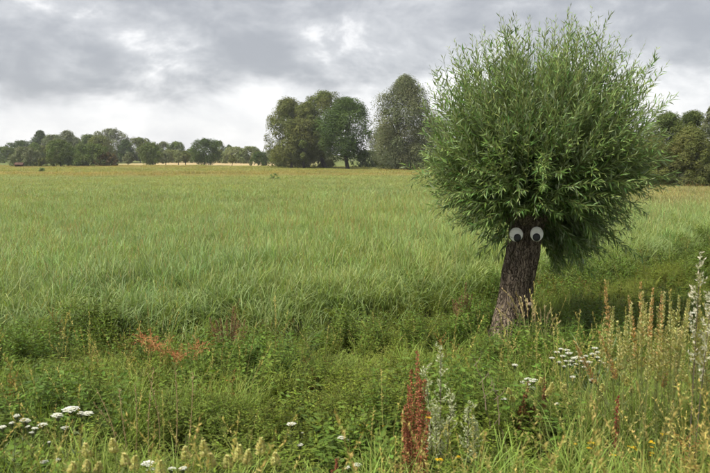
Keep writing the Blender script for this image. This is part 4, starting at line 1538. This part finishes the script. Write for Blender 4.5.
# ---- silvery mugwort
def mugwort(px, py, Yd, stems, col, label, seed=0, big=1.0, t_low=0.22):
    r = np.random.default_rng(5000 + seed)
    loc, H = place(px, py, Yd)
    t = thing('mugwort', label, 'plant', loc, 0, 'silvery mugwort plants')
    for (dx, hf) in stems:
        kk = np.linspace(0, 1, 9)[:, None]
        path = np.array([dx * 0.4, 0, -0.05]) + np.array([dx * 0.6, r.normal() * 0.03, 0]) * kk ** 1.3 + np.array([0, 0, H * hf]) * kk
        mb = MB()
        tubes(mb, path, np.linspace(0.0045, 0.0015, 9), (0.10, 0.08, 0.06), 4)
        o = link('stem', mb.mesh('stem'), M_STEM, t)
        mb = MB()
        for k in range(20):
            tt = t_low + (1 - t_low) * (k + r.random()) / 20
            ii = min(int(tt * 8), 7)
            c0 = path[ii] + (path[ii + 1] - path[ii]) * (tt * 8 - ii)
            a = r.random() * 6.283
            bl = (0.08 * (1.15 - tt) + 0.03) * big
            e = c0 + np.array([math.cos(a) * bl * 0.6, math.sin(a) * bl * 0.6, bl * 0.9])
            n = 16
            f = r.random((n, 1))
            P = c0 + (e - c0) * f + r.normal(size=(n, 3)) * 0.004
            D = unit(e - c0) + 0.8 * r.normal(size=(n, 3)) * [1, 1, 0.5]
            leaves(mb, P, D, rand_dirs(n, r), 0.022 * big * (0.6 + 0.7 * r.random(n)), 0.009 * big, vary(col, n, 0.2, r, 0.05), 0.15, 0.5, 0.1)
        lf = link('leaves', mb.mesh('leaves'), M_LEAF, o)
        lf['kind'] = 'stuff'
    return t


mugwort(442, 343, 4.1, ((0.0, 1.0), (-0.10, 0.88), (0.07, 0.70), (-0.04, 0.6)), (0.36, 0.41, 0.29), 'silvery grey mugwort standing right of tall rusty dock', 1)
mugwort(468, 395, 4.0, ((0.0, 1.0), (0.05, 0.8)), (0.34, 0.39, 0.27), 'shorter silvery mugwort below the bare twigs', 2)
mugwort(702, 250, 3.7, ((-0.01, 1.0), (0.05, 0.86)), (0.47, 0.49, 0.43), 'tall whitish mugwort cut by the right picture edge', 3, 0.95, 0.58)


# ---- dead brown stems on the left slope
def dead_stem(px0, py0, px1, py1, Yd, label, seed, col=(0.38, 0.29, 0.15), group='dead brown stems on the left slope', rad=0.0042, name='dead_stem', cat='stem'):
    r = np.random.default_rng(6000 + seed)
    top = pt(px0, py0, Yd)
    foot = pt(px1, py1, Yd)
    d = foot - top
    # carry the line on down to the ground
    gz = float(height(foot[0], Yd)) - 0.05
    k = (gz - top[2]) / d[2] if abs(d[2]) > 1e-3 else 1.0
    k = min(max(k, 1.0), 4.0)
    base = top + d * k
    base[2] = gz
    base[1] += 0.05 * r.normal()
    t = thing(name, label, cat, base, 0, group)
    u = np.linspace(0, 1, 9)[:, None]
    path = (top - base) * u + np.array([0.02 * r.normal(), 0.02 * r.normal(), 0]) * np.sin(u * 3.14)
    mb = MB()
    tubes(mb, path, np.linspace(rad, rad * 0.4, 9), col, 4)
    link('stalk', mb.mesh('stalk'), M_DRY, t)
    mb = MB()
    n = 42
    tt = 0.45 + 0.55 * r.random(n)
    ii = np.minimum((tt * 8).astype(int), 7)
    f = (tt * 8 - ii)[:, None]
    P = path[ii] * (1 - f) + path[ii + 1] * f
    leaves(mb, P, unit((top - base)) + 0.6 * r.normal(size=(n, 3)), rand_dirs(n, r), 0.020, 0.006, vary(col, n, 0.25, r), 0.2)
    link('seed_head', mb.mesh('seed_head'), M_DRY, t)


for s, (a, b, c_, d_, lab) in enumerate((
    (96, 388, 106, 420, 'dead brown stem leaning left above the pale bottom spikes'),
    (119, 388, 127, 430, 'dead brown stem left of the straight upright one'),
    (135, 382, 135, 422, 'thin dead stem between two longer dead stems'),
    (154, 368, 153, 438, 'longest straight dead stem under the orange patch'),
    (148, 374, 151, 420, 'short dead stem leaning against the longest one'),
    (175, 368, 175, 418, 'straight dead stem right of the longest one'),
    (193, 372, 188, 436, 'dead stem leaning right, rightmost of the left slope'),
    (93, 402, 118, 444, 'slanting dead stem lowest toward the left'))):
    dead_stem(a, b, c_, d_, 4.5, lab, s)

# ---- bare branching twigs below the trunk on its left
def bare_twig(px, py, Yd, lines, label, seed):
    loc, H = place(px, py, Yd)
    t = thing('bare_twig', label, 'twig', loc, 0, 'bare dry twigs below the trunk')
    root = np.array(loc)
    for (a, b, c_, d_, r0) in lines:
        p0, p1 = pt(a, b, Yd) - root, pt(c_, d_, Yd + 0.05) - root
        u = np.linspace(0, 1, 7)[:, None]
        path = p0 + (p1 - p0) * u + np.array([0.03, 0.03, 0.0]) * np.sin(u * 3.14) + 0.006 * np.sin(u * 17)
        mb = MB()
        tubes(mb, path, np.linspace(r0, r0 * 0.45, 7), (0.24, 0.18, 0.13), 5)
        link('branch', mb.mesh('branch'), M_DRY, t)


bare_twig(492, 452, 4.5, ((492, 470, 486, 410, .004), (486, 410, 470, 352, .0035), (479, 384, 490, 366, .0022), (483, 398, 494, 385, .002), (474, 366, 480, 350, .002), (489, 430, 500, 412, .0022)),
          'dry twig forking upward left of the trunk base', 1)
bare_twig(506, 455, 4.4, ((506, 472, 499, 425, .004), (499, 425, 488, 372, .003), (494, 400, 505, 388, .002), (491, 386, 484, 374, .002)), 'dry twig leaning beside the forked one', 2)

# ---- straw-coloured grass clump in front of the trunk
def straw(px, py, Yd, tips, label, seed, col=(0.42, 0.33, 0.17), group='straw-coloured grass by the trunk'):
    r = np.random.default_rng(7000 + seed)
    b = pt(px, py, Yd)
    b[2] = float(height(b[0], Yd))
    t = thing('dry_grass', label, 'grass clump', b, 0, group)
    for (tx, ty_) in tips:
        e = pt(tx, ty_, Yd + 0.15 * r.normal()) - b
        p0 = np.array([r.normal() * 0.05, r.normal() * 0.05, -0.04])
        ctrl = np.array([e[0] * 0.25 + p0[0], e[1] * 0.3, e[2] * 0.72])
        u = np.linspace(0, 1, 9)[:, None]
        path = (1 - u) ** 2 * p0 + 2 * u * (1 - u) * ctrl + u * u * e
        mb = MB()
        tubes(mb, path, np.linspace(0.0042, 0.0022, 9), vary((0.25, 0.25, 0.10), 1, 0.2, r), 3)
        n = 40
        tt = 0.62 + 0.38 * r.random((n, 1))
        P = (1 - tt) ** 2 * p0 + 2 * tt * (1 - tt) * ctrl + tt * tt * e
        D = unit(2 * (1 - tt) * (ctrl - p0) + 2 * tt * (e - ctrl)) + 0.22 * r.normal(size=(n, 3))
        leaves(mb, P, D, rand_dirs(n, r), 0.045, 0.011, vary(col, n, 0.2, r), 0.1)
        link('stalk', mb.mesh('stalk'), M_DRY, t)
    mb = MB()
    n = 46
    blades(mb, np.stack([r.normal(size=n) * 0.10, r.normal(size=n) * 0.08, np.full(n, -0.03)], 1), r.random(n) * 6.283, 0.35 + 0.4 * r.random(n), 0.009,
           0.25 * r.random(n), 0.3 + 0.8 * r.random(n), vary((0.12, 0.17, 0.04), n, 0.25, r), 4, vary((0.22, 0.25, 0.09), n, 0.2, r), r)
    o = link('blades', mb.mesh('blades'), M_LEAF, t)
    o['kind'] = 'stuff'


straw(530, 358, 9.2, ((503, 289), (511, 297), (516, 293), (521, 298), (525, 297), (527, 299), (497, 309), (532, 303), (508, 303), (536, 308), (519, 301), (530, 296)), 'tall straw-coloured grass clump arching across the trunk foot', 1)
straw(546, 356, 9.3, ((540, 310), (545, 306), (551, 309), (556, 316), (548, 314), (559, 322)), 'lower straw-tipped grass clump right of the trunk foot', 2, (0.30, 0.25, 0.12))


# ---- blue-green sedge tufts
def sedge(px, py, Yd, H, n, label, seed, col=(0.075, 0.125, 0.065)):
    r = np.random.default_rng(8000 + seed)
    b = pt(px, py, Yd)
    b[2] = float(height(b[0], Yd))
    t = thing('sedge_tuft', label, 'grass clump', b, 0, 'blue-green sedge tufts')
    for k in range(n):
        mb = MB()
        blades(mb, np.array([[r.normal() * 0.04, r.normal() * 0.04, -0.03]]), r.random() * 6.283, H * (0.7 + 0.5 * r.random()), 0.016, 0.15 + 0.2 * r.random(), 1.0 + 0.9 * r.random(),
               vary(col, 1, 0.25, r), 7, vary((0.15, 0.21, 0.12), 1, 0.2, r), r)
        link('blade', mb.mesh('blade'), M_LEAF, t)


sedge(596, 312, 5.9, 0.8, 18, 'arching blue-green sedge tuft behind the orange seed spikes', 1)
sedge(233, 347, 8.2, 0.7, 9, 'small blue-green sedge tuft right of the orange patch', 2)
sedge(299, 330, 9.6, 0.75, 9, 'pale sedge tuft standing on the ditch edge', 3, (0.12, 0.17, 0.06))

# ---- orange-red dodder spread over the herbs on the left slope
r = np.random.default_rng(77)
c0 = pt(172, 352, 7.4)
gz = float(height(c0[0], 7.4))
t = thing('orange_dodder', 'tangled orange-red creeping plant draped over the herbs', 'plant', (c0[0], 7.4, gz))
outline = [(140, 343), (147, 340), (152, 346), (160, 347), (168, 351), (174, 355), (180, 359), (188, 356), (196, 353), (203, 348)]
mb = MB()
mb2 = MB()
for k in range(170):
    j = r.integers(0, len(outline) - 1)
    f = r.random()
    px = outline[j][0] * (1 - f) + outline[j + 1][0] * f + r.normal() * 3.0
    py = outline[j][1] * (1 - f) + outline[j + 1][1] * f + r.normal() * 2.2
    p0 = pt(px, py, 7.3 + 0.12 * r.normal()) - [c0[0], 7.4, gz]
    d = unit(r.normal(size=3) * [1, 0.7, 0.7] + [0, 0, 0.25]) * (0.07 + 0.11 * r.random())
    u = np.linspace(0, 1, 5)[:, None]
    path = p0 + d * u + [0, 0, 0.02] * np.sin(u * 3.14)
    cc = vary((0.47, 0.20, 0.085) if r.random() < 0.68 else (0.45, 0.28, 0.11), 1, 0.2, r)
    tubes(mb, path, np.linspace(0.0028, 0.0014, 5), cc, 3)
    n = 4
    leaves(mb2, p0 + d * r.random((n, 1)), rand_dirs(n, r) + [0, 0, 0.3], rand_dirs(n, r), 0.030, 0.010, vary((0.42, 0.19, 0.085), n, 0.25, r), 0.15)
stt = link('stems', mb.mesh('stems'), M_DRY, t)
stt['kind'] = 'stuff'
lf = link('leaves', mb2.mesh('leaves'), M_DRY, t)
lf['kind'] = 'stuff'
mb = MB()
for (px, py) in ((150, 345), (172, 355), (198, 352), (160, 349), (185, 358)):
    e = pt(px, py, 7.35) - [c0[0], 7.4, gz]
    u = np.linspace(0, 1, 5)[:, None]
    tubes(mb, np.array([e[0] * 0.9, 0, -0.03]) * (1 - u) + e * u, np.linspace(0.004, 0.003, 5), (0.25, 0.13, 0.06), 3)
o = link('support_stems', mb.mesh('support_stems'), M_DRY, t)
o['kind'] = 'stuff'

# ------------------------------------------------------------------ the outermost members of crowded groups get labels of their own
groups = {}
for o in scene.objects:
    if o.parent is None and 'group' in o and 'label' in o:
        groups.setdefault((o['group'], o['label']), []).append(o)
for (gname, lab), obs in groups.items():
    if len(obs) < 4:
        continue
    scr = [(o.location.x / max(o.location.y, 0.1), o.location.z + (o.scale.z if o.scale.z != 1 else 0) - 0.3 * o.location.y, o) for o in obs]
    used = set()
    for word, key, rev in (('leftmost', 0, False), ('rightmost', 0, True)):
        for it in sorted(scr, key=lambda q: q[key], reverse=rev):
            if it[2].name not in used:
                used.add(it[2].name)
                it[2]['label'] = word + ' ' + lab
                break


# ------------------------------------------------------------------ thin summer haze
mb = MB()
box(mb, -420, 420, -40, 460, -2.0, 24.0, (0.5, 0.5, 0.5))
hz_m = bpy.data.materials.new('haze')
hz_m.use_nodes = True
hz_m.node_tree.nodes.clear()
g = NT(hz_m.node_tree)
ho = g.n('ShaderNodeOutputMaterial')
pv = g.n('ShaderNodeVolumePrincipled')
pv.inputs['Color'].default_value = (0.93, 0.95, 1.0, 1)
pv.inputs['Density'].default_value = 0.00028
pv.inputs['Anisotropy'].default_value = 0.3
g.l(pv.outputs[0], ho.inputs['Volume'])
o = link('haze', mb.mesh('haze'), hz_m)
o['kind'] = 'stuff'
o['label'] = 'thin pale haze over the far meadow'
